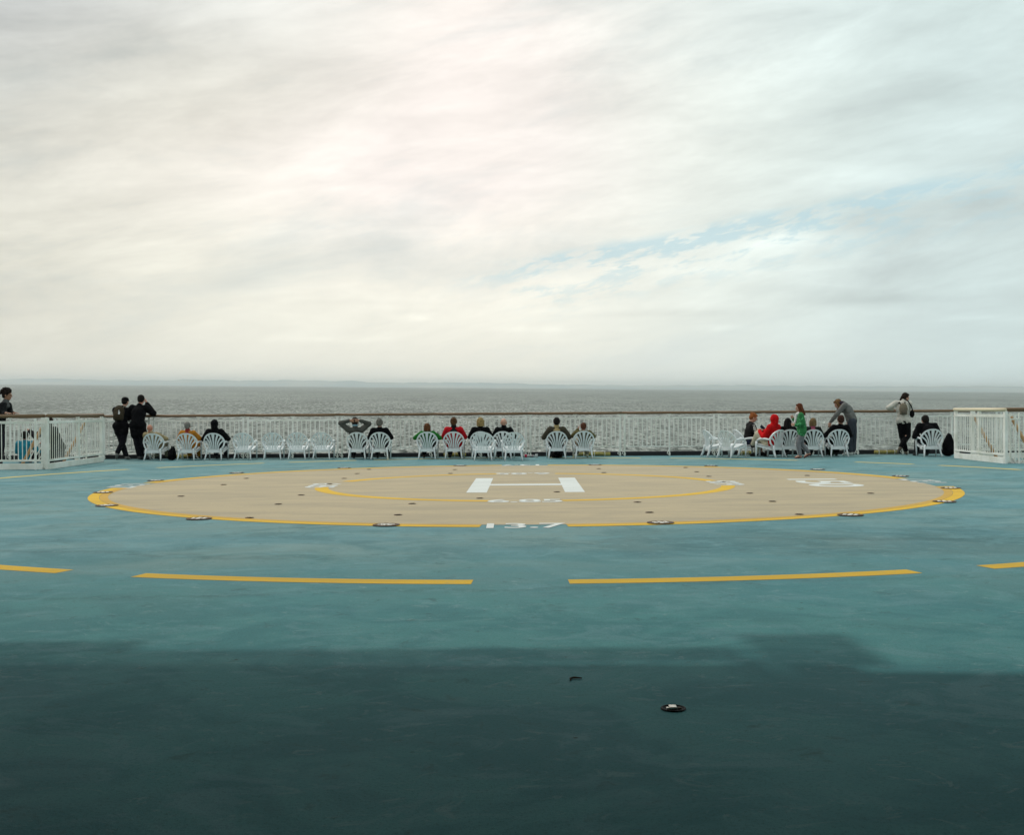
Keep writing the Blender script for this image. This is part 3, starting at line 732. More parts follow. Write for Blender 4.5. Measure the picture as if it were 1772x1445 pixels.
# ------------------------------------------------------------------ plastic chair
def make_chair(label):
    t = thing('plastic_chair', label=label, cat='chair', group='white plastic armchairs along the stern')
    def yb(x, z): return -0.225-0.27*(z-0.25)+1.25*x*x*min(1, max(0, (z-0.2)*4))
    def ribbon(m, pts, ws, th=0.012):
        n = len(pts); vs = []; fs = []
        for i, (x, z) in enumerate(pts):
            a = V(pts[min(i+1, n-1)])-V(pts[max(i-1, 0)]); a.normalize(); p = V((-a.y, a.x))
            for s in (-1, 1):
                qx, qz = x+p.x*ws[i]/2*s, z+p.y*ws[i]/2*s
                for d in (-1, 1): vs.append((qx, yb(qx, qz)+d*th/2, qz))
        for i in range(n-1):
            b = i*4; c = b+4
            fs += [(b, c, c+2, b+2), (b+1, b+3, c+3, c+1), (b, b+1, c+1, c), (b+2, c+2, c+3, b+3)]
        fs += [(0, 2, 3, 1), (4*n-4, 4*n-3, 4*n-1, 4*n-2)]
        m.add(vs, fs)
    def bez(p0, p1, p2, p3, n=10):
        r = []
        for i in range(n+1):
            s = i/n; r.append(tuple(((1-s)**3*p0[k]+3*(1-s)**2*s*p1[k]+3*(1-s)*s*s*p2[k]+s**3*p3[k]) for k in range(len(p0))))
        return r
    m = MB()
    arch = bez((-0.262, 0.44), (-0.245, 0.575), (-0.16, 0.678), (0, 0.678), 12)+bez((0, 0.678), (0.16, 0.678), (0.245, 0.575), (0.262, 0.44), 12)[1:]
    ribbon(m, arch, [0.036]*len(arch), 0.028)
    ribbon(m, [(0, 0.235), (0, 0.40), (0, 0.52), (0, 0.665)], [0.026, 0.032, 0.048, 0.078])
    for s in (-1, 1):
        b = bez((0.036*s, 0.235), (0.040*s, 0.42), (0.066*s, 0.52), (0.115*s, 0.645)); ribbon(m, b, [0.020+0.029*i/10 for i in range(11)])
        b = bez((0.070*s, 0.235), (0.074*s, 0.40), (0.118*s, 0.50), (0.196*s, 0.590)); ribbon(m, b, [0.020+0.023*i/10 for i in range(11)])
        b = bez((0.104*s, 0.235), (0.106*s, 0.35), (0.135*s, 0.43), (0.256*s, 0.505)); ribbon(m, b, [0.022+0.016*i/10 for i in range(11)])
    ribbon(m, [(-0.175, 0.225), (0, 0.215), (0.175, 0.225)], [0.045, 0.055, 0.045], 0.016)
    m.obj('backrest', PLASTIC, t)
    # seat: dished slatted shell
    m = MB()
    def zs(x, y): return 0.252+0.085*((y+0.22)/0.44)+0.10*x*x
    def strip(x0, x1, y0, y1, n=4, th=0.012):
        vs = []; fs = []
        for i in range(n+1):
            y = y0+(y1-y0)*i/n
            for x in (x0, x1):
                for d in (0, -th): vs.append((x, y, zs(x, y)+d-(0.02 if i == n and y1 > .2 else 0)))
        for i in range(n):
            b = i*4; c = b+4
            fs += [(b, b+2, c+2, c), (b+1, c+1, c+3, b+3), (b, c, c+1, b+1), (b+2, b+3, c+3, c+2)]
        fs += [(0, 1, 3, 2), (4*n, 4*n+2, 4*n+3, 4*n+1)]
        m.add(vs, fs)
    for k in range(-4, 5):
        w = 0.040; x = k*0.050; strip(x-w/2, x+w/2, -0.205, 0.10)
    strip(-0.235, 0.235, 0.10, 0.235, 5); strip(-0.22, 0.22, -0.232, -0.205, 1)
    for s in (-1, 1): strip(min(s*.222, s*.245), max(s*.222, s*.245), -0.20, 0.10, 3)
    m.box((0, -0.238, 0.215), (0.36, 0.012, 0.055), bev=0.004); m.box((0, 0.238, 0.285), (0.44, 0.012, 0.045), bev=0.004)
    for s in (-1, 1): m.box((s*0.238, 0.0, 0.25), (0.012, 0.44, 0.045), Matrix.Rotation(RAD(10), 3, 'X'), bev=0.004)
    m.obj('seat', PLASTIC, t)
    def leg(pts, w):
        """flared L-section leg as a tapering flattened bar"""
        m = MB(); m.tube(pts, w, 8, sx=0.55); return m
    for s in (-1, 1):
        m = MB(); m.tube([(s*.17, -0.235, 0.30), (s*.182, -0.245, 0.22), (s*.198, -0.285, 0.10), (s*.213, -0.335, 0.0)], [0.040, 0.038, 0.031, 0.026], 8, sx=0.62)
        m.obj('leg', PLASTIC, t, True)
        m = MB(); m.tube([(s*.250, 0.215, 0.40), (s*.247, 0.235, 0.30), (s*.240, 0.240, 0.15), (s*.235, 0.252, 0.0)], [0.036, 0.034, 0.029, 0.024], 8, sx=0.62)
        m.obj('leg', PLASTIC, t, True)
        p = bez((s*.261, yb(.261, .44), .445), (s*.274, -0.02, .475), (s*.272, 0.13, .50), (s*.250, 0.215, .395), 12)
        m = MB(); m.tube(p, [0.020+0.010*sin(pi*i/12) for i in range(13)], 8, sx=1.0)
        m.tube([(s*.259, yb(.259, .45), .46), (s*.235, -.19, .36), (s*.18, -0.225, .27)], [0.018, 0.022, 0.026], 8)
        m.obj('armrest', PLASTIC, t, True)
    return t
chair0 = make_chair('')
used = [False]
def chair(px, yfeet_origin, rz, label):
    Y = yfeet_origin; loc = (WX(px, Y-0.30), Y, 0)
    if not used[0]:
        used[0] = True; o = chair0; o.location = loc; o.rotation_euler = (0, 0, rz); o['label'] = label
    else: o = dup(chair0, loc, rz, label)
    return o

# ------------------------------------------------------------------ people
SKIN = {'fair': (0.50, 0.27, 0.19), 'red': (0.46, 0.19, 0.12), 'tan': (0.34, 0.17, 0.10), 'dark': (0.17, 0.085, 0.055)}
def skin_mat(k): 
    n = 'skin_'+k
    return bpy.data.materials.get(n) or material(n, SKIN[k], 0.55, var=0.15, vscale=12)
EYEM = material('dark_eye', (0.02, 0.015, 0.012), 0.3); LIPM = material('lip', (0.35, 0.10, 0.08), 0.5)
def hairm(name, col):
    return bpy.data.materials.get(name) or material(name, col, 0.7, var=0.5, vscale=22, bump=0.8, bscale=70, spec=0.12)
def frame(f, u=(0, 0, 1)):
    f = V(f).normalized(); u = V(u); r = f.cross(u).normalized(); u = r.cross(f)
    return Matrix((r, f, u)).transposed()
def hand(m, wr, d, side, palm, curl=0.35, s=1.0):
    """palm and five fingers; d = direction of the hand, palm = palm normal"""
    d = V(d).normalized(); n = V(palm); n = (n-d*n.dot(d)).normalized(); w = d.cross(n)*side   # w points to the thumb side
    wr = V(wr); c = wr+d*0.045*s
    m.cap(wr, 0.024*s, wr+d*0.03*s, 0.028*s)
    for k in (-1, 0, 1): m.cap(wr+d*0.025*s+w*0.018*k*s, 0.015*s, wr+d*0.085*s+w*0.024*k*s, 0.0135*s, 8, 3)
    L = [0.070, 0.080, 0.074, 0.058]
    for k in range(4):
        b = wr+d*0.088*s+w*(0.033-0.022*k)*s
        a1 = curl*(0.8+0.12*k); d1 = d*cos(a1)+n*sin(a1); d2 = d*cos(a1*2.1)+n*sin(a1*2.1)
        p1 = b+d1*L[k]*0.5*s; p2 = p1+d2*L[k]*0.5*s
        m.cap(b, 0.0095*s, p1, 0.009*s, 8, 3); m.cap(p1, 0.009*s, p2, 0.0078*s, 8, 3)
    b = wr+d*0.03*s+w*0.028*s; dt = (d*0.75+w*0.6+n*0.35).normalized(); p1 = b+dt*0.035*s; p2 = p1+(dt+n*0.35).normalized()*0.028*s
    m.cap(b, 0.013*s, p1, 0.0105*s, 8, 3); m.cap(p1, 0.0105*s, p2, 0.009*s, 8, 3)

def build_person(label, loc, rz, J, skin='fair', hair=('short', 'brown_hair', (0.05, 0.03, 0.02)), top=('jacket', (0.02, 0.02, 0.02)), trousers=('trousers', (0.02, 0.02, 0.025)),
                 shoes=(0.03, 0.03, 0.03), bare_legs=False, legs=True, collar=None, hood=None, hem=0.0, s=1.0, look=(0, 1, 0), headup=(0, 0, 1), hands=None, sleeves='long', puff=1.0, skirt=False):
    t = thing('person', loc, rz, label=label, cat='person')
    H = J['head']; N = J['neck']; CH = J['chest']; PE_ = J['pelvis']
    sk = skin_mat(skin)
    F = frame(look, headup)
    hc = V(H)
    def hp(x, y, z): return hc+F @ V((x*s, y*s, z*s))
    m = MB()
    m.ell(hp(0, -0.008, 0.022), (0.076*s, 0.094*s, 0.092*s), F); m.ell(hp(0, 0.022, -0.045), (0.058*s, 0.066*s, 0.066*s), F)
    m.ell(hp(0, 0.055, -0.085), (0.026*s, 0.024*s, 0.022*s), F)
    m.cap(hp(0, 0.086, 0.005), 0.009*s, hp(0, 0.106, -0.024), 0.013*s, 8, 3)
    m.ell(hp(0, 0.086, 0.018), (0.05*s, 0.012*s, 0.010*s), F)
    m.ell(hp(0, 0.088, -0.056), (0.022*s, 0.010*s, 0.009*s), F)
    for sd_ in (-1, 1):
        m.ell(hp(0.077*sd_, -0.005, -0.008), (0.012*s, 0.022*s, 0.032*s), F)
        m.ell(hp(0.042*sd_, 0.066, -0.02), (0.02*s, 0.014*s, 0.016*s), F)
    nb = hp(0, -0.012, -0.075)
    m.cap(nb, 0.050*s, N, 0.056*s)
    up = (V(N)-V(PE_)).normalized()
    shl, shr = V(J['sh'][0]), V(J['sh'][1]); rv = (shr-shl).normalized(); fw = up.cross(rv).normalized(); T = Matrix((rv, fw, rv.cross(fw))).transposed()
    m.cap(V(N)-up*0.02, 0.060*s, CH, 0.11*s); m.ell(CH, (0.155*s, 0.10*s, 0.15*s), T)
    m.cap(CH, 0.105*s, PE_, 0.115*s); m.ell(PE_, (0.150*s, 0.115*s, 0.11*s), T)
    m.cap(shl, 0.052*s, shr, 0.052*s)
    for i in (0, 1):
        a, e, w = V(J['sh'][i]), V(J['el'][i]), V(J['wr'][i])
        m.cap(a, 0.054*s, e, 0.041*s); m.cap(e, 0.041*s, w, 0.027*s)
        hd = J.get('hd', [None, None])[i] or (w-e); pn = J.get('pn', [None, None])[i] or V((0, 0, -1))
        hand(m, w, hd, -1 if i == 0 else 1, pn, J.get('curl', 0.4), s)
        h, k, an, toe = V(J['hip'][i]), V(J['kn'][i]), V(J['an'][i]), V(J['toe'][i])
        m.cap(h, 0.085*s, k, 0.056*s); m.cap(k, 0.054*s, an, 0.036*s)
        m.ell(k+(an-k)*0.28-(toe-an)*0.12, (0.045*s, 0.045*s, 0.09*s))
        heel = an+V((0, 0, -0.045*s))-(toe-an).normalized()*0.02*s
        m.cap(heel, 0.030*s, an+V((0, 0, -0.01)), 0.036*s); m.cap(an+(toe-an)*0.1, 0.036*s, toe, 0.026*s)
    body = m.remesh('body', None, t, vox=0.0078, smooth=3)
    me = body.data; me.materials.clear(); me.materials.append(sk); me.materials.append(EYEM); me.materials.append(LIPM)
    Fi = F.inverted()
    for p in me.polygons:
        c = p.center
        if (c-hc).length < 0.13*s:
            q = Fi @ (c-hc)/s
            if q.y > 0.06:
                if abs(abs(q.x)-0.032) < 0.012 and abs(q.z-0.002) < 0.007: p.material_index = 1
                elif abs(q.x) < 0.024 and abs(q.z+0.056) < 0.006: p.material_index = 2
    # ---- top garment
    kind, col = top; cm = fabric(kind+'_cloth', col); g = 0.015*puff
    m = MB()
    m.cap(V(N)-up*0.045*s, 0.075*s+g*.4, CH, 0.115*s+g); m.ell(CH, (0.158*s+g, 0.105*s+g, 0.155*s+g), T)
    m.cap(CH, 0.112*s+g, PE_, 0.122*s+g); m.ell(V(PE_)-up*0.01, (0.142*s+g, 0.115*s+g, 0.11*s+g), T); m.ell((V(PE_)+V(CH))*.5, (0.138*s+g, 0.105*s+g, 0.17*s+g), T)
    m.cap(shl, 0.060*s+g*.6, shr, 0.060*s+g*.6)
    m.cap(V(N)-up*0.015, 0.062*s+g*.3, V(N)+up*0.01, 0.060*s+g*.3)
    if hem > 0:
        for i in (0, 1):
            h, k = V(J['hip'][i]), V(J['kn'][i]); m.cap(h, 0.085*s+g, h+(k-h).normalized()*hem, 0.088*s+g)
        m.cap(V(J['hip'][0]), .10*s+g, V(J['hip'][1]), .10*s+g)
    for i in (0, 1):
        a, e, w = V(J['sh'][i]), V(J['el'][i]), V(J['wr'][i])
        m.cap(a, 0.062*s+g, e, 0.050*s+g*.8)
        if sleeves == 'long': m.cap(e, 0.050*s+g*.8, e+(w-e)*0.94, 0.036*s+g*.6)
        else: m.cap(e, 0.050*s+g*.6, e+(w-e)*0.3, 0.046*s+g*.5)
    if collar: pass
    m.remesh(kind, cm, t, vox=0.011, smooth=4, disp=0.016, dscale=0.07)
    if collar:
        m = MB(); m.cap(V(N)-up*0.03*s, 0.080*s+g*.3, V(N)+up*0.035*s, 0.066*s+g*.2); m.ell(V(N)-up*0.06*s, (0.12*s+g, 0.095*s+g, 0.05*s+g), T)
        m.remesh('collar', fabric('collar_cloth', collar), t, vox=0.010, smooth=2, disp=0.008)
    # ---- trousers
    if legs:
        kind, col = trousers; cm = fabric(kind+'_cloth', col); m = MB()
        g2 = 0.012 if kind == 'leggings' else 0.02
        m.ell(V(PE_)-up*0.02, (0.134*s+g2, 0.108*s+g2, 0.10*s+g2), T)
        for i in (0, 1):
            h, k, an = V(J['hip'][i]), V(J['kn'][i]), V(J['an'][i])
            m.cap(V(PE_)-up*0.02, 0.092*s+g2, h, 0.086*s+g2); m.cap(h, 0.088*s+g2, k, 0.060*s+g2)
            if bare_legs: m.cap(k-(k-h)*.2, 0.064*s+g2, k-(k-h)*.1, 0.064*s+g2)
            else:
                m.cap(k, 0.060*s+g2, an+(k-an)*0.10, 0.044*s+g2*1.1)
        m.remesh(kind, cm, t, vox=0.011, smooth=3, disp=0.014, dscale=0.08)
    if shoes:
        sm = fabric('shoe_leather', shoes, rough=0.6)
        for i in (0, 1):
            an, toe = V(J['an'][i]), V(J['toe'][i]); d = (toe-an); d = d.normalized()
            m = MB(); heel = an+V((0, 0, -0.045*s))-d*0.03*s
            m.cap(heel, 0.040*s, an+V((0, 0, -0.02)), 0.044*s); m.cap(heel+V((0, 0, -.002)), 0.036*s, toe+d*0.02+V((0, 0, -.004)), 0.036*s); m.cap(an, 0.042*s, toe, 0.034*s)
            m.remesh('shoe', sm, t, vox=0.009, smooth=3)
    # ---- hair, hood, cap
    st, hn, hcx = hair
    if st != 'bald' and st != 'none':
        hm = hairm(hn, hcx); m = MB()
        m.ell(hp(0, -0.022, 0.042), (0.086*s, 0.094*s, 0.088*s), F)
        if st in ('short', 'bun', 'bob', 'long', 'ponytail', 'curly', 'grey'):
            m.ell(hp(0, -0.050, 0.0), (0.080*s, 0.065*s, 0.082*s), F)
            for sd_ in (-1, 1): m.ell(hp(0.066*sd_, -0.012, 0.02), (0.022*s, 0.05*s, 0.05*s), F)
            m.ell(hp(0, 0.05, 0.085), (0.058*s, 0.034*s, 0.028*s), F)
        if st == 'bun': m.ell(hp(0.004, -0.085, 0.075), (0.045*s, 0.042*s, 0.048*s), F)
        if st == 'bob':
            for a in range(-3, 4):
                q = a/3*1.75; m.cap(hp(0.072*sin(q), -0.072*cos(q)-.004, 0.03), 0.030*s, hp(0.078*sin(q), -0.078*cos(q), -0.085), 0.026*s, 8, 3)
        if st == 'long':
            for a in range(-3, 4):
                q = a/3*1.75; m.cap(hp(0.072*sin(q), -0.07*cos(q)-.004, 0.03), 0.034*s, hp(0.095*sin(q), -0.10*cos(q)-.02, -0.13), 0.030*s, 8, 3); m.cap(hp(0.095*sin(q), -0.10*cos(q)-.02, -0.13), 0.030*s, hp(0.100*sin(q), -0.12*cos(q)-.02, -0.17-0.05*cos(q)), 0.024*s, 8, 3)
        if st == 'ponytail':
            m.ell(hp(0, -0.10, 0.02), (0.03*s, 0.03*s, 0.03*s), F); m.cap(hp(0, -0.11, 0.0), 0.032*s, hp(-0.035, -0.13, -0.16), 0.022*s)
        if st == 'curly':
            for k in range(34):
                a = random.uniform(0, 2*pi); b = random.uniform(-0.1, 1.45)
                v = V((cos(a)*cos(b)*.092, sin(a)*cos(b)*.10-.022, sin(b)*.10+.028))
                if v.y > 0.045 and v.z < 0.07: continue
                m.ell(hp(*(v*1.16)), (0.032*s, 0.032*s, 0.032*s), F, 8, 6)
        m.remesh('hair', hm, t, vox=0.008, smooth=2, disp=0.016 if st != 'curly' else 0.03, dscale=0.025)
    if hood:
        m = MB(); m.ell(hp(0, -0.022, 0.018), (0.102*s, 0.112*s, 0.118*s), F); m.ell(hp(0, -0.045, -0.06), (0.090*s, 0.075*s, 0.09*s), F)
        m.cap(hp(0, -0.03, -0.09), 0.085*s, V(N)-up*0.01, 0.10*s)
        m.remesh('hood', fabric(hood[0]+'_cloth', hood[1]), t, vox=0.010, smooth=3, disp=0.012, dscale=0.05)
    return t, F, hp

def sit(ztop, s0=None, px=0.0, arms='rest', tilt=0.0, lean=None, feet=0.50, twist=0.0, slx=0.0):
    """joints of somebody sitting in a low chair, facing +y; ztop = height of the crown"""
    s = max(0.86, min(1.06, (ztop-0.36)/0.685)) if s0 is None else s0
    ct = ((ztop-0.36)/s-0.115)/0.60; ct = max(0.72, min(0.999, ct)); th = math.acos(ct) if lean is None else lean
    P = V((0, 0.0+0.10*max(0, th-0.3), 0.365)); d = V((slx, -sin(th), cos(th)))
    if lean is not None: P.y = 0.0
    c = P+d*0.27*s; n = P+d*0.455*s
    hd = n+(d*0.55+V((0, 0.12+tilt*0.6, 0.95))).normalized()*0.150*s
    hd.z = max(hd.z, n.z+0.11*s)
    hd.z = ztop-0.112*s if lean is None else hd.z
    J = dict(pelvis=P, chest=c, neck=n, head=hd, s=s)
    J['sh'] = [n+V((-0.165*s, 0.0, -0.055*s)), n+V((0.165*s, 0.0, -0.055*s))]
    J['hip'] = [P+V((-0.085*s, 0.04, -0.01)), P+V((0.085*s, 0.04, -0.01))]
    J['kn'] = [V((-0.12, 0.40*s+P.y, 0.43)), V((0.12, 0.40*s+P.y, 0.43))]
    J['an'] = [V((-0.13, feet, 0.085)), V((0.13, feet, 0.085))]
    J['toe'] = [V((-0.15, feet+0.13, 0.035)), V((0.15, feet+0.13, 0.035))]
    if arms == 'rest':
        J['el'] = [V((-0.275, n.y+0.13, 0.545)), V((0.275, n.y+0.13, 0.545))]; J['wr'] = [V((-0.23, n.y+0.34, 0.53)), V((0.23, n.y+0.34, 0.53))]
    elif arms == 'lap':
        J['el'] = [V((-0.255, n.y+0.16, 0.54)), V((0.255, n.y+0.16, 0.54))]; J['wr'] = [V((-0.08, n.y+0.36, 0.52)), V((0.08, n.y+0.36, 0.52))]
    elif arms == 'wide':
        J['el'] = [V((-0.32, n.y+0.10, 0.53)), V((0.32, n.y+0.10, 0.53))]; J['wr'] = [V((-0.15, n.y+0.33, 0.56)), V((0.15, n.y+0.33, 0.56))]
    elif arms == 'behind_head':
        J['el'] = [n+V((-0.375, 0.02, 0.115)), n+V((0.355, 0.02, 0.10))]; J['wr'] = [hd+V((-0.13, -0.095, 0.045)), hd+V((0.13, -0.095, 0.045))]
        J['hd'] = [V((1, -0.12, -0.02)), V((-1, -0.12, 0.02))]; J['pn'] = [V((0, 1, 0)), V((0, 1, 0))]; J['curl'] = 0.15
    elif arms == 'face_left':
        J['el'] = [V((-0.27, n.y+0.14, 0.56)), V((0.27, n.y+0.13, 0.545))]; J['wr'] = [hd+V((-0.13, 0.10, -0.06)), V((0.2, n.y+0.36, 0.53))]
        J['hd'] = [V((0.3, 0.05, 1)), None]; J['pn'] = [V((1, 0, 0)), None]
    return J

PX_SEAT = []
def seated(px, Y, ytop, label, arms='rest', px_head=None, **k):
    """person in a chair whose origin is at depth Y; ytop = crown in the photograph"""
    x = WX(px, Y-0.30)
    zt = WZ(px_head or px, ytop, Y-0.12)
    jk = {a: k.pop(a) for a in list(k) if a in ('s0', 'lean', 'feet', 'slx', 'tilt')}
    rz = k.pop('rz', 0.0)
    J = sit(zt, arms=arms, **jk)
    if px_head is not None:
        d = WX(px_head, Y-0.15)-x
        J['head'].x += d; J['neck'].x += d*0.8
        for q in J['sh']: q.x += d*0.8
        J['chest'].x += d*0.4
    return build_person(label, (x, Y, 0), rz, J, s=J['s'], **k)

BLACK = (0.0035, 0.0035, 0.0045); DK = (0.006, 0.006, 0.009)
BROWNH = ('short', 'dark_brown_hair', (0.022, 0.012, 0.008)); GREYH = ('grey', 'grey_hair', (0.20, 0.19, 0.17)); RED_H = (0.16, 0.055, 0.02)

CH_LAB = [
 (263.5, 28.65, 0, 'white plastic armchair holding the bald sitter in the beige jacket'),
 (321.0, 28.63, 0, 'white plastic armchair holding the grey-haired sitter in orange'),
 (368.5, 28.66, 0, 'white plastic armchair holding the sitter in the black hood'),
 (419.0, 28.72, 0, 'empty white plastic armchair next to the black-hooded sitter'),
 (468.5, 28.78, RAD(6), 'empty white plastic armchair, second from the left of the four empty ones'),
 (512.0, 28.74, RAD(3), 'empty white plastic armchair, third from the left of the four empty ones'),
 (555.5, 28.72, 0, 'empty white plastic armchair left of the sitter with hands behind the head'),
 (617.0, 28.45, 0, 'white plastic armchair holding the sitter with hands clasped behind the head'),
 (655.5, 28.42, RAD(2), 'white plastic armchair holding the grey-haired sitter in the black coat'),
 (738.5, 28.42, 0, 'white plastic armchair holding the sitter in the green jacket'),
 (784.5, 28.44, 0, 'white plastic armchair holding the sitter in the red jacket with dark collar'),
 (831.0, 28.45, 0, 'white plastic armchair holding the blonde sitter in black, behind an empty chair'),
 (836.7, 27.45, RAD(-3), 'empty white plastic armchair behind the blonde sitter'),
 (871.5, 28.40, RAD(-5), 'white plastic armchair holding the bald man in black, behind an empty chair'),
 (887.3, 27.35, RAD(3), 'empty white plastic armchair behind the bald man in black'),
 (963.6, 28.25, 0, 'white plastic armchair holding the man in the olive sweater, dark bag beneath'),
 (1010.2, 28.27, 0, 'white plastic armchair holding the sitter in the olive coat'),
 (1243.0, 28.55, RAD(-78), 'empty white plastic armchair seen from the side, farthest left of the right-hand cluster'),
 (1270.5, 27.98, RAD(-48), 'empty white plastic armchair turned half right, behind the redhead'),
 (1296.5, 28.72, RAD(-80), 'white plastic armchair under the redhead in the black hoodie'),
 (1337.0, 28.10, RAD(40), 'white plastic armchair turned left, holding the person in the red hood'),
 (1366.0, 28.42, RAD(4), 'white plastic armchair of the dark-haired sitter beside the red hood'),
 (1409.0, 28.18, RAD(-3), 'white plastic armchair holding the sitter with bobbed hair and pink scarf'),
 (1453.9, 28.20, RAD(-4), 'white plastic armchair holding the sitter beside the bending person'),
 (1615.5, 27.92, RAD(-4), 'white plastic armchair holding the hunched sitter at the far right'),
]
for a in CH_LAB: chair(*a)

seated(263.5, 28.65, 735, 'bald sitter with a reddened scalp in a beige jacket, leftmost seated in the row', 'face_left', skin='red', hair=('bald', '', None), top=('jacket', (0.34, 0.27, 0.15)), trousers=('trousers', (0.20, 0.18, 0.12)), px_head=260)
seated(321, 28.63, 731, 'sitter with short grey hair, red scarf and orange top', 'rest', hair=GREYH, top=('sweater', (0.50, 0.20, 0.025)), collar=(0.30, 0.04, 0.03), trousers=('trousers', (0.45, 0.18, 0.02)))
seated(368.5, 28.66, 727, 'sitter in a black coat with a round black hood up', 'wide', hair=('none', '', None), top=('coat', BLACK), hood=('hood', BLACK), puff=1.2)
t9, F9, hp9 = seated(613, 28.45, 723, 'sitter in a dark grey sweater with both hands clasped behind the head', 'behind_head', skin='tan', hair=BROWNH, top=('sweater', (0.085, 0.085, 0.075)), trousers=('trousers', DK))
m = MB(); m.ell(hp9(0, -0.02, -0.07), (0.075, 0.09, 0.035), F9); m.remesh('neck_scarf', fabric('pale_blue_cloth', (0.25, 0.42, 0.52)), t9, vox=0.008, smooth=2)
seated(655.5, 28.42, 725, 'grey-haired sitter in a black coat next to the one with raised elbows', 'rest', hair=('grey', 'dark_grey_hair', (0.15, 0.14, 0.12)), top=('coat', BLACK), puff=1.3)
seated(738.5, 28.42, 733, 'small sitter with auburn hair and a bright green jacket', 'wide', hair=('bob', 'auburn_hair', (0.13, 0.05, 0.02)), top=('jacket', (0.02, 0.17, 0.025)), trousers=('trousers', BLACK), shoes=(0.05, 0.03, 0.02))
seated(784.5, 28.44, 723, 'sitter in a bright red jacket with dark collar, brown hair pinned up', 'rest', hair=('bun', 'chestnut_hair', (0.10, 0.045, 0.02)), top=('jacket', (0.48, 0.010, 0.018)), collar=(0.012, 0.012, 0.014), puff=1.4, hem=0.12)
seated(831, 28.45, 723, 'blonde sitter in a black coat with hair falling over the collar', 'rest', hair=('bob', 'blonde_hair', (0.34, 0.24, 0.10)), top=('coat', BLACK))
seated(871.5, 28.40, 724, 'bald man in a black coat with a closed black collar', 'rest', skin='fair', hair=('bald', '', None), top=('coat', BLACK), collar=BLACK)
seated(963.6, 28.25, 723, 'dark-haired man in an olive brown sweater with pale collar', 'wide', hair=('short', 'black_hair', (0.012, 0.009, 0.007)), top=('sweater', (0.060, 0.052, 0.036)), collar=(0.42, 0.32, 0.16), puff=1.5)
seated(1010, 28.27, 732, 'auburn-haired sitter in an olive coat holding one hand to the face', 'face_left', hair=('short', 'auburn_brown_hair', (0.10, 0.035, 0.018)), top=('coat', (0.11, 0.095, 0.035)), trousers=('trousers', (0.25, 0.22, 0.16)), shoes=(0.6, 0.55, 0.4))

# redhead facing right, hands held forward over her lap
def facing_right(px, Y, label):
    x = WX(px, Y); s = 1.0
    J = dict(pelvis=V((0, -0.02, 0.40)), chest=V((0, 0.02, 0.66)), neck=V((0, 0.045, 0.845)), head=V((0, 0.115, 0.985)))
    J['sh'] = [J['neck']+V((-0.165, 0.0, -0.055)), J['neck']+V((0.165, 0.0, -0.055))]
    J['el'] = [V((-0.20, 0.16, 0.60)), V((0.21, 0.14, 0.58))]; J['wr'] = [V((-0.06, 0.38, 0.68)), V((0.08, 0.36, 0.66))]
    J['hip'] = [V((-0.09, 0.02, 0.39)), V((0.09, 0.02, 0.39))]; J['kn'] = [V((-0.10, 0.30, 0.50)), V((0.12, 0.26, 0.46))]
    J['an'] = [V((-0.12, 0.34, 0.09)), V((0.12, 0.28, 0.09))]; J['toe'] = [V((-0.13, 0.47, 0.035)), V((0.13, 0.42, 0.035))]
    J['hd'] = [V((0.3, 0.9, 0.4)), V((-0.2, 0.9, 0.5))]; J['curl'] = 0.7
    t, F, hp = build_person(label, (x, Y, 0), RAD(-86), J, skin='fair', hair=('bun', 'ginger_hair', (0.30, 0.095, 0.025)), top=('hoodie', (0.016, 0.015, 0.015)), trousers=('shorts', (0.02, 0.025, 0.05)), bare_legs=True, shoes=(0.02, 0.015, 0.015), look=(0.0, 0.85, -0.42), headup=(0, 0.4, 1))
    return t
t17 = facing_right(1296, 28.72, 'redhead with bun and bare knees, black hoodie with white sleeve lettering, looking down')
# white sleeve lettering on her right arm (the side towards the camera)
cu_t = text('NSND', 0, 0, 0.26, 0.065, 0, 0, name='sleeve_lettering', parent=t17, bold=0.03, mat=WPAINT)
cu_t.location = (0.292, 0.07, 0.68); cu_t.rotation_euler = (RAD(90), RAD(78), RAD(90))
t = thing('phone', (WX(1319, 28.7), 28.66, 0.735), RAD(-40), label='small dark phone in the hands of the redhead', cat='phone')
m = MB(); m.box((0, 0, 0), (0.075, 0.012, 0.14), Matrix.Rotation(RAD(-50), 3, 'Y'), bev=0.004); m.obj('phone_body', fabric('dark_phone', (0.02, 0.025, 0.05), rough=0.3), t)

# red hooded person with a raised knee, turned left
J = sit(WZ(1347, 718, 28.1), s0=1.0, arms='lap')
J['kn'] = [V((-0.10, 0.30, 0.60)), V((0.13, 0.40, 0.50))]; J['an'] = [V((-0.02, 0.52, 0.30)), V((0.12, 0.52, 0.085))]; J['toe'] = [V((-0.02, 0.66, 0.27)), V((0.12, 0.65, 0.035))]
J['el'] = [V((-0.24, 0.03, 0.50)), V((0.24, 0.03, 0.50))]; J['wr'] = [V((-0.10, 0.26, 0.66)), V((0.08, 0.26, 0.66))]; J['curl'] = 0.7
build_person('sitter in a bright red hooded jacket and cream trousers with one knee raised', (WX(1337, 27.85), 28.10, 0), RAD(42), J, s=1.0, skin='fair', hair=('none', '', None), top=('jacket', (0.55, 0.008, 0.010)), hood=('hood', (0.55, 0.008, 0.010)), trousers=('trousers', (0.60, 0.54, 0.40)), shoes=(0.04, 0.03, 0.03), puff=1.4)
seated(1366, 28.42, 724, 'dark sitter with long black hair and black coat half hidden by the red hood', 'rest', hair=('long', 'jet_black_hair', (0.008, 0.007, 0.008)), top=('coat', BLACK), puff=1.3)
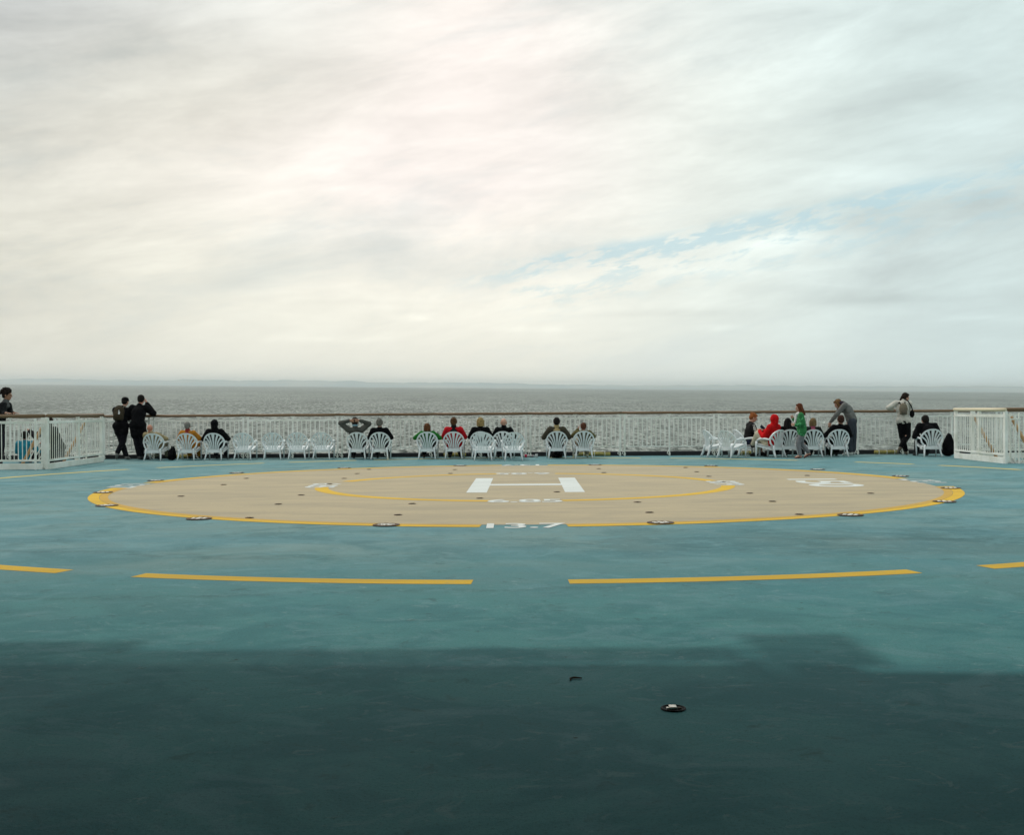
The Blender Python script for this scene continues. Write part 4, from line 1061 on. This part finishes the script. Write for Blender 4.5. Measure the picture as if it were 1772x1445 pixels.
seated(1409, 28.18, 724, 'sitter with bobbed light brown hair, pink scarf and dark jacket', 'rest', hair=('bob', 'light_brown_hair', (0.20, 0.13, 0.06)), top=('jacket', (0.016, 0.022, 0.018)), collar=(0.42, 0.10, 0.16), px_head=1407)
seated(1455, 28.20, 719, 'sitter with cropped brown hair and a black coat, red lining at the left shoulder', 'wide', skin='tan', hair=('short', 'cropped_brown_hair', (0.05, 0.02, 0.012)), top=('coat', BLACK), trousers=('trousers', BLACK), px_head=1455)
# hunched sitter far right
J = sit(1.02, s0=1.05, arms='wide', lean=-0.10)
zt = WZ(1612, 719, 27.9); dz_ = zt-0.118*1.05
J['pelvis'] = V((0, -0.02, 0.37)); J['chest'] = V((0, -0.05, 0.62)); J['neck'] = V((-0.01, 0.02, 0.80)); J['head'] = V((-0.03, 0.10, dz_))
J['sh'] = [V((-0.19, 0.0, 0.76)), V((0.17, 0.0, 0.76))]; J['el'] = [V((-0.30, 0.05, 0.50)), V((0.30, 0.05, 0.50))]; J['wr'] = [V((-0.14, 0.30, 0.50)), V((0.14, 0.30, 0.50))]
build_person('hunched sitter in a wide black coat, farthest right in the row', (WX(1613.5, 27.6), 27.92, 0), RAD(-4), J, s=1.05, hair=('short', 'black_hair', (0.012, 0.009, 0.007)), top=('coat', BLACK), puff=1.6, look=(-0.1, 1, -0.2))

# ---- standing people
def stand(lean, s=1.0, hipx=0.0, pel=0.93, head_drop=0.0):
    P = V((hipx, 0, pel*s)); d = V((0, sin(lean), cos(lean)))
    c = P+d*0.28*s; n = P+d*0.48*s; h = n+(d+V((0, 0.1, 0.6))).normalized()*0.15*s
    J = dict(pelvis=P, chest=c, neck=n, head=h)
    J['sh'] = [n+V((-0.175*s, 0, -0.055*s)), n+V((0.175*s, 0, -0.055*s))]
    J['hip'] = [P+V((-0.085*s, 0, -0.03)), P+V((0.085*s, 0, -0.03))]
    J['kn'] = [V((-0.09*s, 0.02, 0.49*s)), V((0.09*s, 0.02, 0.49*s))]; J['an'] = [V((-0.09*s, -0.02, 0.085)), V((0.09*s, -0.02, 0.085))]
    J['toe'] = [V((-0.11*s, 0.12, 0.035)), V((0.11*s, 0.12, 0.035))]
    return J
def backpack(name, loc, rz, label, col, straps, sc=1.0, parent_mat=None, pocket=None):
    t = thing(name, loc, rz, label=label, cat='backpack')
    m = MB(); m.ell((0, 0, 0.02), (0.14*sc, 0.075*sc, 0.20*sc)); m.box((0, 0, -0.03*sc), (0.24*sc, 0.12*sc, 0.28*sc), bev=0.04)
    m.remesh('pack', fabric('pack_cloth', col), t, vox=0.010, smooth=4, disp=0.012)
    m = MB(); m.ell((0, -0.075*sc, -0.06*sc), (0.10*sc, 0.035*sc, 0.09*sc)); m.obj('front_pocket', fabric('pocket_cloth', pocket or col), t, True)
    for s_ in (-1, 1):
        m = MB(); m.tube([(s_*0.07*sc, 0.06, 0.17*sc), (s_*0.09*sc, 0.10, 0.24*sc), (s_*0.10*sc, 0.20, 0.22*sc), (s_*0.11*sc, 0.245, 0.10*sc)], 0.016, 6); m.obj('strap', fabric('strap_cloth', straps), t, True)
    return t
# person in cap, legs crossed, leaning on the rail
Y4 = 29.0
x4 = WX(209, Y4)
J = stand(RAD(24), 0.985, pel=0.92); z4 = WZ(212, 687, Y4)
J['sh'] = [J['neck']+V((-0.18, 0, -0.05)), J['neck']+V((0.18, 0, -0.06))]
J['el'] = [V((-0.20, 0.36, 1.12)), V((0.18, 0.36, 1.10))]; J['wr'] = [V((-0.04, 0.42, 1.19)), V((0.04, 0.44, 1.19))]
J['kn'] = [V((0.0, 0.03, 0.49)), V((0.07, -0.02, 0.50))]; J['an'] = [V((0.13, 0.02, 0.085)), V((-0.06, -0.16, 0.17))]; J['toe'] = [V((0.16, 0.15, 0.035)), V((-0.09, -0.08, 0.06))]
J['head'] = V((0.05, 0.26, z4-0.12))
t4, F4, hp4 = build_person('person in black with a cap and crossed legs leaning on the stern rail', (x4, Y4, 0), RAD(4), J, s=0.96, hair=('short', 'black_hair', (0.012, 0.009, 0.007)), top=('jacket', BLACK), trousers=('jeans', DK), shoes=(0.20, 0.19, 0.18), look=(0.35, 1, 0), hem=0.16, puff=2.2)
m = MB(); m.ell(hp4(0, -0.01, 0.055), (0.092, 0.10, 0.075), F4); m.cap(hp4(0, 0.09, 0.04), 0.014, hp4(0, 0.155, 0.025), 0.012); m.cap(hp4(-0.04, 0.08, 0.04), 0.012, hp4(-0.03, 0.14, 0.028), 0.010); m.cap(hp4(0.04, 0.08, 0.04), 0.012, hp4(0.03, 0.14, 0.028), 0.010)
m.remesh('cap', fabric('cap_cloth', BLACK), t4, vox=0.008, smooth=2)
bp4 = backpack('backpack', (x4-0.02, Y4-0.09, 1.20), RAD(4), 'brown backpack with a pale tag on the back of the person in the cap', (0.045, 0.035, 0.022), (0.16, 0.15, 0.12), 1.05)
bp4.rotation_euler = (RAD(-22), 0, RAD(4))
m = MB(); m.box((0.04, -0.117, -0.03), (0.04, 0.008, 0.07)); m.box((0.03, -0.117, 0.03), (0.025, 0.008, 0.03)); m.obj('tag', fabric('white_tag', (0.6, 0.6, 0.6)), bp4)
# person in dark coat beside
Y5 = 29.0; x5 = WX(238, Y5); z5 = WZ(240, 683, Y5)
J = stand(RAD(15), 1.02, pel=0.90)
J['head'] = V((0.02, 0.22, z5-0.125))
J['el'] = [V((-0.30, 0.20, 1.09)), V((0.31, 0.30, 1.20))]; J['wr'] = [V((-0.12, 0.38, 1.19)), V((0.12, 0.34, 1.46))]
J['hd'] = [None, V((-0.3, 0.1, 1))]; J['pn'] = [None, V((-1, 0, 0))]
J['kn'] = [V((-0.04, 0.02, 0.48)), V((0.13, 0.02, 0.48))]; J['an'] = [V((0.05, -0.02, 0.085)), V((0.16, 0.06, 0.085))]; J['toe'] = [V((0.10, 0.12, 0.035)), V((0.24, 0.18, 0.035))]
build_person('standing person in a black coat with no cap, raising a hand to the face', (x5, Y5, 0), RAD(-2), J, s=1.02, skin='red', hair=('short', 'black_hair', (0.012, 0.009, 0.007)), top=('coat', BLACK), trousers=('trousers', DK), shoes=(0.10, 0.10, 0.10), hem=0.24, puff=2.6)
# curly-haired person at the far left
Y1 = 24.9; x1 = WX(-3, Y1); z1 = WZ(8, 674, Y1)
J = stand(RAD(20), 1.0, pel=0.90)
J['head'] = V((0, 0.20, z1-0.125)); J['neck'] = V((0, 0.16, z1-0.29)); J['chest'] = V((0, 0.06, z1-0.46))
J['sh'] = [J['neck']+V((-0.16, 0, -0.06)), J['neck']+V((0.16, 0, -0.06))]
J['el'] = [V((-0.19, 0.20, 1.24)), V((0.20, 0.20, 1.24))]; J['wr'] = [V((0.12, 0.37, 1.235)), V((0.34, 0.27, 1.235))]
J['hd'] = [V((0.5, 1, 0)), V((0.4, 1, 0))]; J['curl'] = 0.12
build_person('curly-haired person in black leaning both hands on the guard rail at the left edge', (x1, Y1, 0), RAD(-86), J, skin='tan', hair=('curly', 'curly_dark_hair', (0.016, 0.010, 0.007)), top=('jacket', (0.012, 0.013, 0.014)), collar=(0.10, 0.10, 0.10), trousers=('jeans', (0.012, 0.011, 0.022)), look=(0.0, 1, -0.1))
# blue jacket sitting low behind the guard rail
x2 = WX(42, 27.6)
J = sit(0.80, s0=0.95, lean=-0.05, arms='lap'); off = WZ(42, 747, 27.6)-(J['head'].z+0.112*.95)
for k_ in ('pelvis', 'chest', 'neck', 'head'): J[k_] = J[k_]+V((0, 0, off))
for k_ in ('sh', 'el', 'wr', 'hip'): J[k_] = [q+V((0, 0, off)) for q in J[k_]]
J['kn'] = [V((-0.22, 0.30, 0.26)), V((0.22, 0.30, 0.26))]; J['an'] = [V((-0.10, 0.42, 0.085)), V((0.10, 0.42, 0.085))]; J['toe'] = [V((-0.1, 0.55, 0.035)), V((0.1, 0.55, 0.035))]
build_person('dark-haired person in a light blue jacket sitting low behind the left guard rail', (x2, 27.6, 0), 0, J, s=0.95, hair=('short', 'black_hair', (0.012, 0.009, 0.007)), top=('jacket', (0.02, 0.20, 0.27)), trousers=('trousers', DK), puff=1.4)
# dark person on the ladder, hand on the rail
x3 = -10.72
J = stand(RAD(26), 1.0, pel=0.90)
dzz = WZ(90, 721, 26.2)-(J['head'].z+0.12)
for k_ in ('pelvis', 'chest', 'neck', 'head'): J[k_] = J[k_]+V((0, 0, dzz))
J['sh'] = [q+V((0, 0, dzz)) for q in J['sh']]; J['hip'] = [q+V((0, 0, dzz)) for q in J['hip']]
J['kn'] = [V((-0.10, 0.22, -0.05)), V((0.10, 0.10, -0.12))]; J['an'] = [V((-0.09, 0.12, -0.44)), V((0.09, -0.05, -0.52))]; J['toe'] = [V((-0.09, 0.25, -0.48)), V((0.09, 0.08, -0.56))]
J['el'] = [J['sh'][0]+V((-0.10, 0.20, -0.14)), J['sh'][1]+V((0.04, 0.12, -0.24))]; J['wr'] = [J['sh'][0]+V((-0.02, 0.40, -0.02)), J['sh'][1]+V((-0.05, 0.30, -0.30))]
build_person('person in a long dark coat on the ladder behind the left corner post', (-10.62, 26.2, 0), RAD(78), J, skin='tan', hair=('short', 'dark_brown_hair', (0.022, 0.012, 0.008)), top=('coat', (0.012, 0.010, 0.012)), trousers=('trousers', DK), hem=0.25, puff=1.6)

# girl in green, walking left, profile
Y20 = 27.4; x20 = WX(1386, Y20)
zt = WZ(1386, 698, Y20)
J = dict(pelvis=V((0, -0.02, 0.68)), chest=V((0, 0.0, 0.89)), neck=V((0, 0.015, zt-0.245)), head=V((0, 0.045, zt-0.105)))
J['sh'] = [J['neck']+V((-0.125, 0, -0.045)), J['neck']+V((0.125, 0, -0.045))]
J['el'] = [V((-0.165, -0.03, 0.84)), V((0.165, 0.05, 0.86))]; J['wr'] = [V((-0.12, 0.15, 0.81)), V((0.12, 0.17, 0.96))]
J['hd'] = [V((0, 1, 0.2)), V((0, 0.5, 0.9))]; J['curl'] = 0.9; J['pn'] = [V((1, 0, 0)), V((-1, 0, 0))]
J['hip'] = [V((-0.065, -0.02, 0.66)), V((0.065, -0.02, 0.66))]; J['kn'] = [V((-0.07, 0.08, 0.37)), V((0.07, -0.02, 0.36))]
J['an'] = [V((-0.07, 0.03, 0.070)), V((0.07, -0.20, 0.13))]; J['toe'] = [V((-0.07, 0.14, 0.028)), V((0.07, -0.10, 0.045))]
t20, F20, hp20 = build_person('girl in green spotted jacket, white scarf and grey leggings standing in profile', (x20, Y20, 0), RAD(84), J, s=0.84, skin='fair', hair=('long', 'long_auburn_hair', (0.13, 0.036, 0.012)), top=('jacket', (0.02, 0.17, 0.05)), trousers=('leggings', (0.20, 0.20, 0.21)), shoes=None, hem=0.06, puff=1.4, look=(0, 1, -0.12))
# sparse light flecks on her jacket
jm = material('green_spotted_cloth', (0.02, 0.17, 0.05), 0.9, bump=0.4, bscale=90); tt = jm.node_tree
vo = tt.nodes.new('ShaderNodeTexVoronoi'); vo.inputs['Scale'].default_value = 17; tcn = tt.nodes.new('ShaderNodeTexCoord'); tt.links.new(tcn.outputs['Object'], vo.inputs['Vector'])
tt.links.new(mixc(tt, 1.0-ramp(X(tt, vo.outputs['Distance']), 0.20, 0.34), (0.015, 0.15, 0.04), (0.08, 0.38, 0.16)), tt.nodes['Principled BSDF'].inputs['Base Color'])
for ch in t20.children:
    if ch.name.startswith('jacket'): ch.data.materials.clear(); ch.data.materials.append(jm)
m = MB(); N20 = J['neck']; m.cap(N20+V((-0.035, 0.03, 0.0)), 0.045, N20+V((0.035, 0.03, 0.0)), 0.045); m.cap(N20+V((0.02, 0.075, -0.02)), 0.038, N20+V((0.02, 0.13, -0.24)), 0.030)
m.remesh('scarf', fabric('white_scarf_cloth', (0.72, 0.72, 0.70)), t20, vox=0.009, smooth=3, disp=0.012)
for i in (0, 1):
    an, toe = V(J['an'][i]), V(J['toe'][i]); m = MB()
    d = (toe-an).normalized(); m.cap(an+V((0, 0, -0.055))-d*0.03, 0.014, toe+d*0.03+V((0, 0, -0.022)), 0.014, 8, 3)
    m.cap(an+V((0.025, 0, -0.055))-d*0.02, 0.012, toe+d*0.02+V((0.028, 0, -0.02)), 0.012, 8, 3); m.cap(an+V((-0.025, 0, -0.055))-d*0.02, 0.012, toe+d*0.02+V((-0.028, 0, -0.02)), 0.012, 8, 3)
    m.remesh('sandal', fabric('sandal_rubber', (0.12, 0.02, 0.02)), t20, vox=0.007, smooth=2)

# bending person in pale hoodie
Y22 = 28.85; x22 = WX(1470, Y22)
J = stand(RAD(10), 1.0, pel=0.86)
zt = WZ(1450, 691, Y22)
J['pelvis'] = V((0, -0.06, 0.90)); J['chest'] = V((0, 0.04, 1.17)); J['neck'] = V((0, 0.15, 1.335)); J['head'] = V((0.0, 0.28, zt-0.12))
J['sh'] = [V((-0.17, 0.11, 1.29)), V((0.17, 0.11, 1.29))]
J['el'] = [V((-0.20, 0.30, 1.06)), V((0.24, 0.02, 1.08))]; J['wr'] = [V((-0.16, 0.46, 0.86)), V((0.26, 0.04, 0.88))]; J['hd'] = [V((0, 0.2, -1)), V((0, 0.05, -1))]; J['pn'] = [V((1, 0, 0)), V((-1, 0, 0))]
J['hip'] = [V((-0.08, -0.07, 0.87)), V((0.08, -0.07, 0.87))]; J['kn'] = [V((-0.09, 0.0, 0.48)), V((0.09, -0.10, 0.48))]
J['an'] = [V((-0.10, -0.02, 0.085)), V((0.10, -0.08, 0.085))]; J['toe'] = [V((-0.10, 0.12, 0.035)), V((0.10, 0.07, 0.035))]
t22, F22, hp22 = build_person('person in pale grey hoodie and blue jeans bending over a seated neighbour', (x22, Y22, 0), RAD(70), J, skin='fair', hair=('bob', 'sandy_brown_hair', (0.16, 0.085, 0.035)), top=('hoodie', (0.16, 0.16, 0.150)), trousers=('jeans', (0.050, 0.058, 0.070)), shoes=(0.55, 0.55, 0.52), look=(0, 0.8, -0.5), headup=(0, 0.5, 1))
m = MB(); m.tube([(0.10, 0.22, 1.33), (0.15, 0.06, 1.30), (0.14, -0.09, 1.08), (0.10, -0.15, 0.95)], 0.018, 8); m.tube([(0.16, 0.28, 1.26), (0.20, 0.18, 1.12), (0.17, 0.05, 1.0)], 0.016, 8); m.obj('shoulder_strap', fabric('strap_black', BLACK), t22, True)
m = MB(); m.ell((0, 0.20, 1.34), (0.11, 0.09, 0.07)); m.cap((0.03, 0.24, 1.31), 0.05, (0.05, 0.30, 1.10), 0.04); m.remesh('scarf', fabric('dark_scarf', (0.03, 0.02, 0.03)), t22, vox=0.010, smooth=3, disp=0.01)

# white hoodie, leaning back towards the rail with crossed legs, looking right
Y24 = 28.9; x24 = WX(1562, Y24); zt = WZ(1571, 680, Y24)
J = stand(RAD(8), 0.98, pel=0.90)
J['pelvis'] = V((0.04, 0.04, 0.90)); J['chest'] = V((0.02, 0.09, 1.18)); J['neck'] = V((0.06, 0.14, 1.38)); J['head'] = V((0.13, 0.18, zt-0.115))
J['sh'] = [V((-0.13, 0.12, 1.34)), V((0.22, 0.14, 1.32))]; J['el'] = [V((-0.34, 0.10, 1.22)), V((0.23, 0.30, 1.16))]; J['wr'] = [V((-0.16, 0.28, 1.18)), V((0.14, 0.46, 1.18))]
J['hip'] = [V((-0.05, 0.03, 0.88)), V((0.12, 0.03, 0.88))]; J['kn'] = [V((0.0, 0.06, 0.48)), V((0.13, 0.0, 0.50))]
J['an'] = [V((0.10, 0.06, 0.085)), V((-0.10, -0.14, 0.20))]; J['toe'] = [V((0.15, 0.18, 0.035)), V((-0.14, -0.06, 0.08))]
t24, F24, hp24 = build_person('standing person with dark ponytail in a white hoodie and black trousers, legs crossed', (x24, Y24, 0), RAD(-3), J, s=0.97, skin='fair', hair=('ponytail', 'dark_brown_hair', (0.022, 0.012, 0.008)), top=('hoodie', (0.60, 0.57, 0.50)), trousers=('trousers', BLACK), shoes=(0.16, 0.13, 0.10), look=(1, 0.35, -0.25), hem=0.04, puff=1.2)
bp24 = backpack('backpack', (x24-0.02, Y24-0.12, 1.17), RAD(-3), 'small grey and beige backpack on the back of the person in the white hoodie', (0.20, 0.17, 0.12), (0.02, 0.02, 0.02), 0.78, pocket=(0.14, 0.12, 0.09))
t = thing('shoulder_bag', (x24+0.235, Y24-0.02, 1.06), 0, label='black shoulder bag at the right hip of the person in the white hoodie', cat='bag')
m = MB(); m.ell((0, 0, 0), (0.06, 0.08, 0.10)); m.remesh('pouch', fabric('bag_black', BLACK), t, vox=0.01, smooth=2)
m = MB(); m.tube([(0, -0.05, 0.07), (-0.06, -0.14, 0.18), (-0.15, -0.12, 0.34), (-0.20, 0.0, 0.38)], 0.014, 6); m.obj('strap', fabric('strap_black', BLACK), t, True)

# ------------------------------------------------------------------ bags and small things on the deck
def bag(px, Y, w, h, d, label, name='rucksack', col=BLACK, lean=0.0):
    t = thing(name, (WX(px, Y), Y, 0), lean, label=label, cat='bag')
    m = MB(); m.ell((0, 0, h*.42), (w*.5, d*.5, h*.42)); m.ell((0.02, 0, h*.7), (w*.3, d*.35, h*.28)); m.ell((0, -d*.3, h*.3), (w*.36, d*.3, h*.26)); m.ell((0, 0, h*.2), (w*.52, d*.5, h*.2))
    m.remesh('bag_body', fabric('bag_cloth', col), t, vox=0.012, smooth=3, disp=0.03, dscale=0.1)
    m = MB(); m.tube([(w*.2, -d*.2, h*.85), (w*.28, -d*.5, h*.6), (w*.25, -d*.5, h*.2)], 0.012, 6); m.obj('strap', fabric('strap_black', BLACK), t, True)
    m = MB(); m.tube([(-w*.1, 0, h*.93), (0, 0, h*1.0), (w*.12, 0, h*.95)], 0.010, 6); m.obj('handle', fabric('strap_black', BLACK), t, True)
    return t
bag(297, 28.55, 0.22, 0.36, 0.20, 'black rucksack standing on the deck right of the bald sitter')
bag(963, 28.55, 0.30, 0.20, 0.30, 'dark bundle under the chair of the man in the olive sweater', name='holdall')
bag(1641, 28.0, 0.30, 0.58, 0.25, 'tall black rucksack leaning beside the hunched sitter at the far right')
bag(1438, 28.75, 0.20, 0.24, 0.18, 'small dark green bag on the deck behind the chair of the cropped-haired sitter', name='shoulder_bag', col=(0.015, 0.035, 0.015))
cup = lambda px, Y, label, col, r=0.032, h=0.09: None
def bottle(px, Y, label, col, lying=False, r=0.03, h=0.20):
    t = thing('bottle', (WX(px, Y), Y, 0.0), 0, label=label, cat='bottle'); m = MB()
    prof = [(0, 0), (h*.7, 0)]
    p = [V((0, 0, 0)), V((0, 0, h*.6)), V((0, 0, h*.72)), V((0, 0, h*.8)), V((0, 0, h))]; rr = [r, r, r*.8, r*.4, r*.4]
    if lying: p = [V((q.z, 0, r)) for q in p]
    m.tube(p, rr, 12); m.obj('bottle_body', fabric('bottle_plastic', col, rough=0.3), t, True)
    m = MB(); e = p[-1]; q = e+(p[-1]-p[-2]).normalized()*0.015; m.tube([e, q], r*.5, 10); m.obj('bottle_top', fabric('bottle_cap', (0.5, 0.02, 0.05)), t, True)
    return t
bottle(905, 28.9, 'white plastic bottle lying on the deck under the railing', (0.65, 0.65, 0.62), True, 0.035, 0.24)
bottle(916, 28.95, 'clear plastic bottle lying just right of the white one', (0.55, 0.58, 0.58), True, 0.028, 0.18)
def cupo(px, Y, label, col):
    t = thing('paper_cup', (WX(px, Y), Y, 0), 0, label=label, cat='cup'); m = MB()
    m.tube([(0, 0, 0), (0, 0, 0.085)], [0.026, 0.036], 14); m.obj('cup_wall', fabric('cup_paper', col, rough=0.6), t, True)
    m = MB(); m.tube([(0, 0, 0.085), (0, 0, 0.095)], [0.039, 0.037], 14); m.obj('lid', fabric('cup_lid', (0.6, 0.6, 0.6)), t, True)
cupo(928, 28.7, 'white paper cup standing right of the bottles', (0.72, 0.72, 0.70))
cupo(909.5, 28.75, 'red and white paper cup standing in front of the bottles', (0.65, 0.05, 0.10))
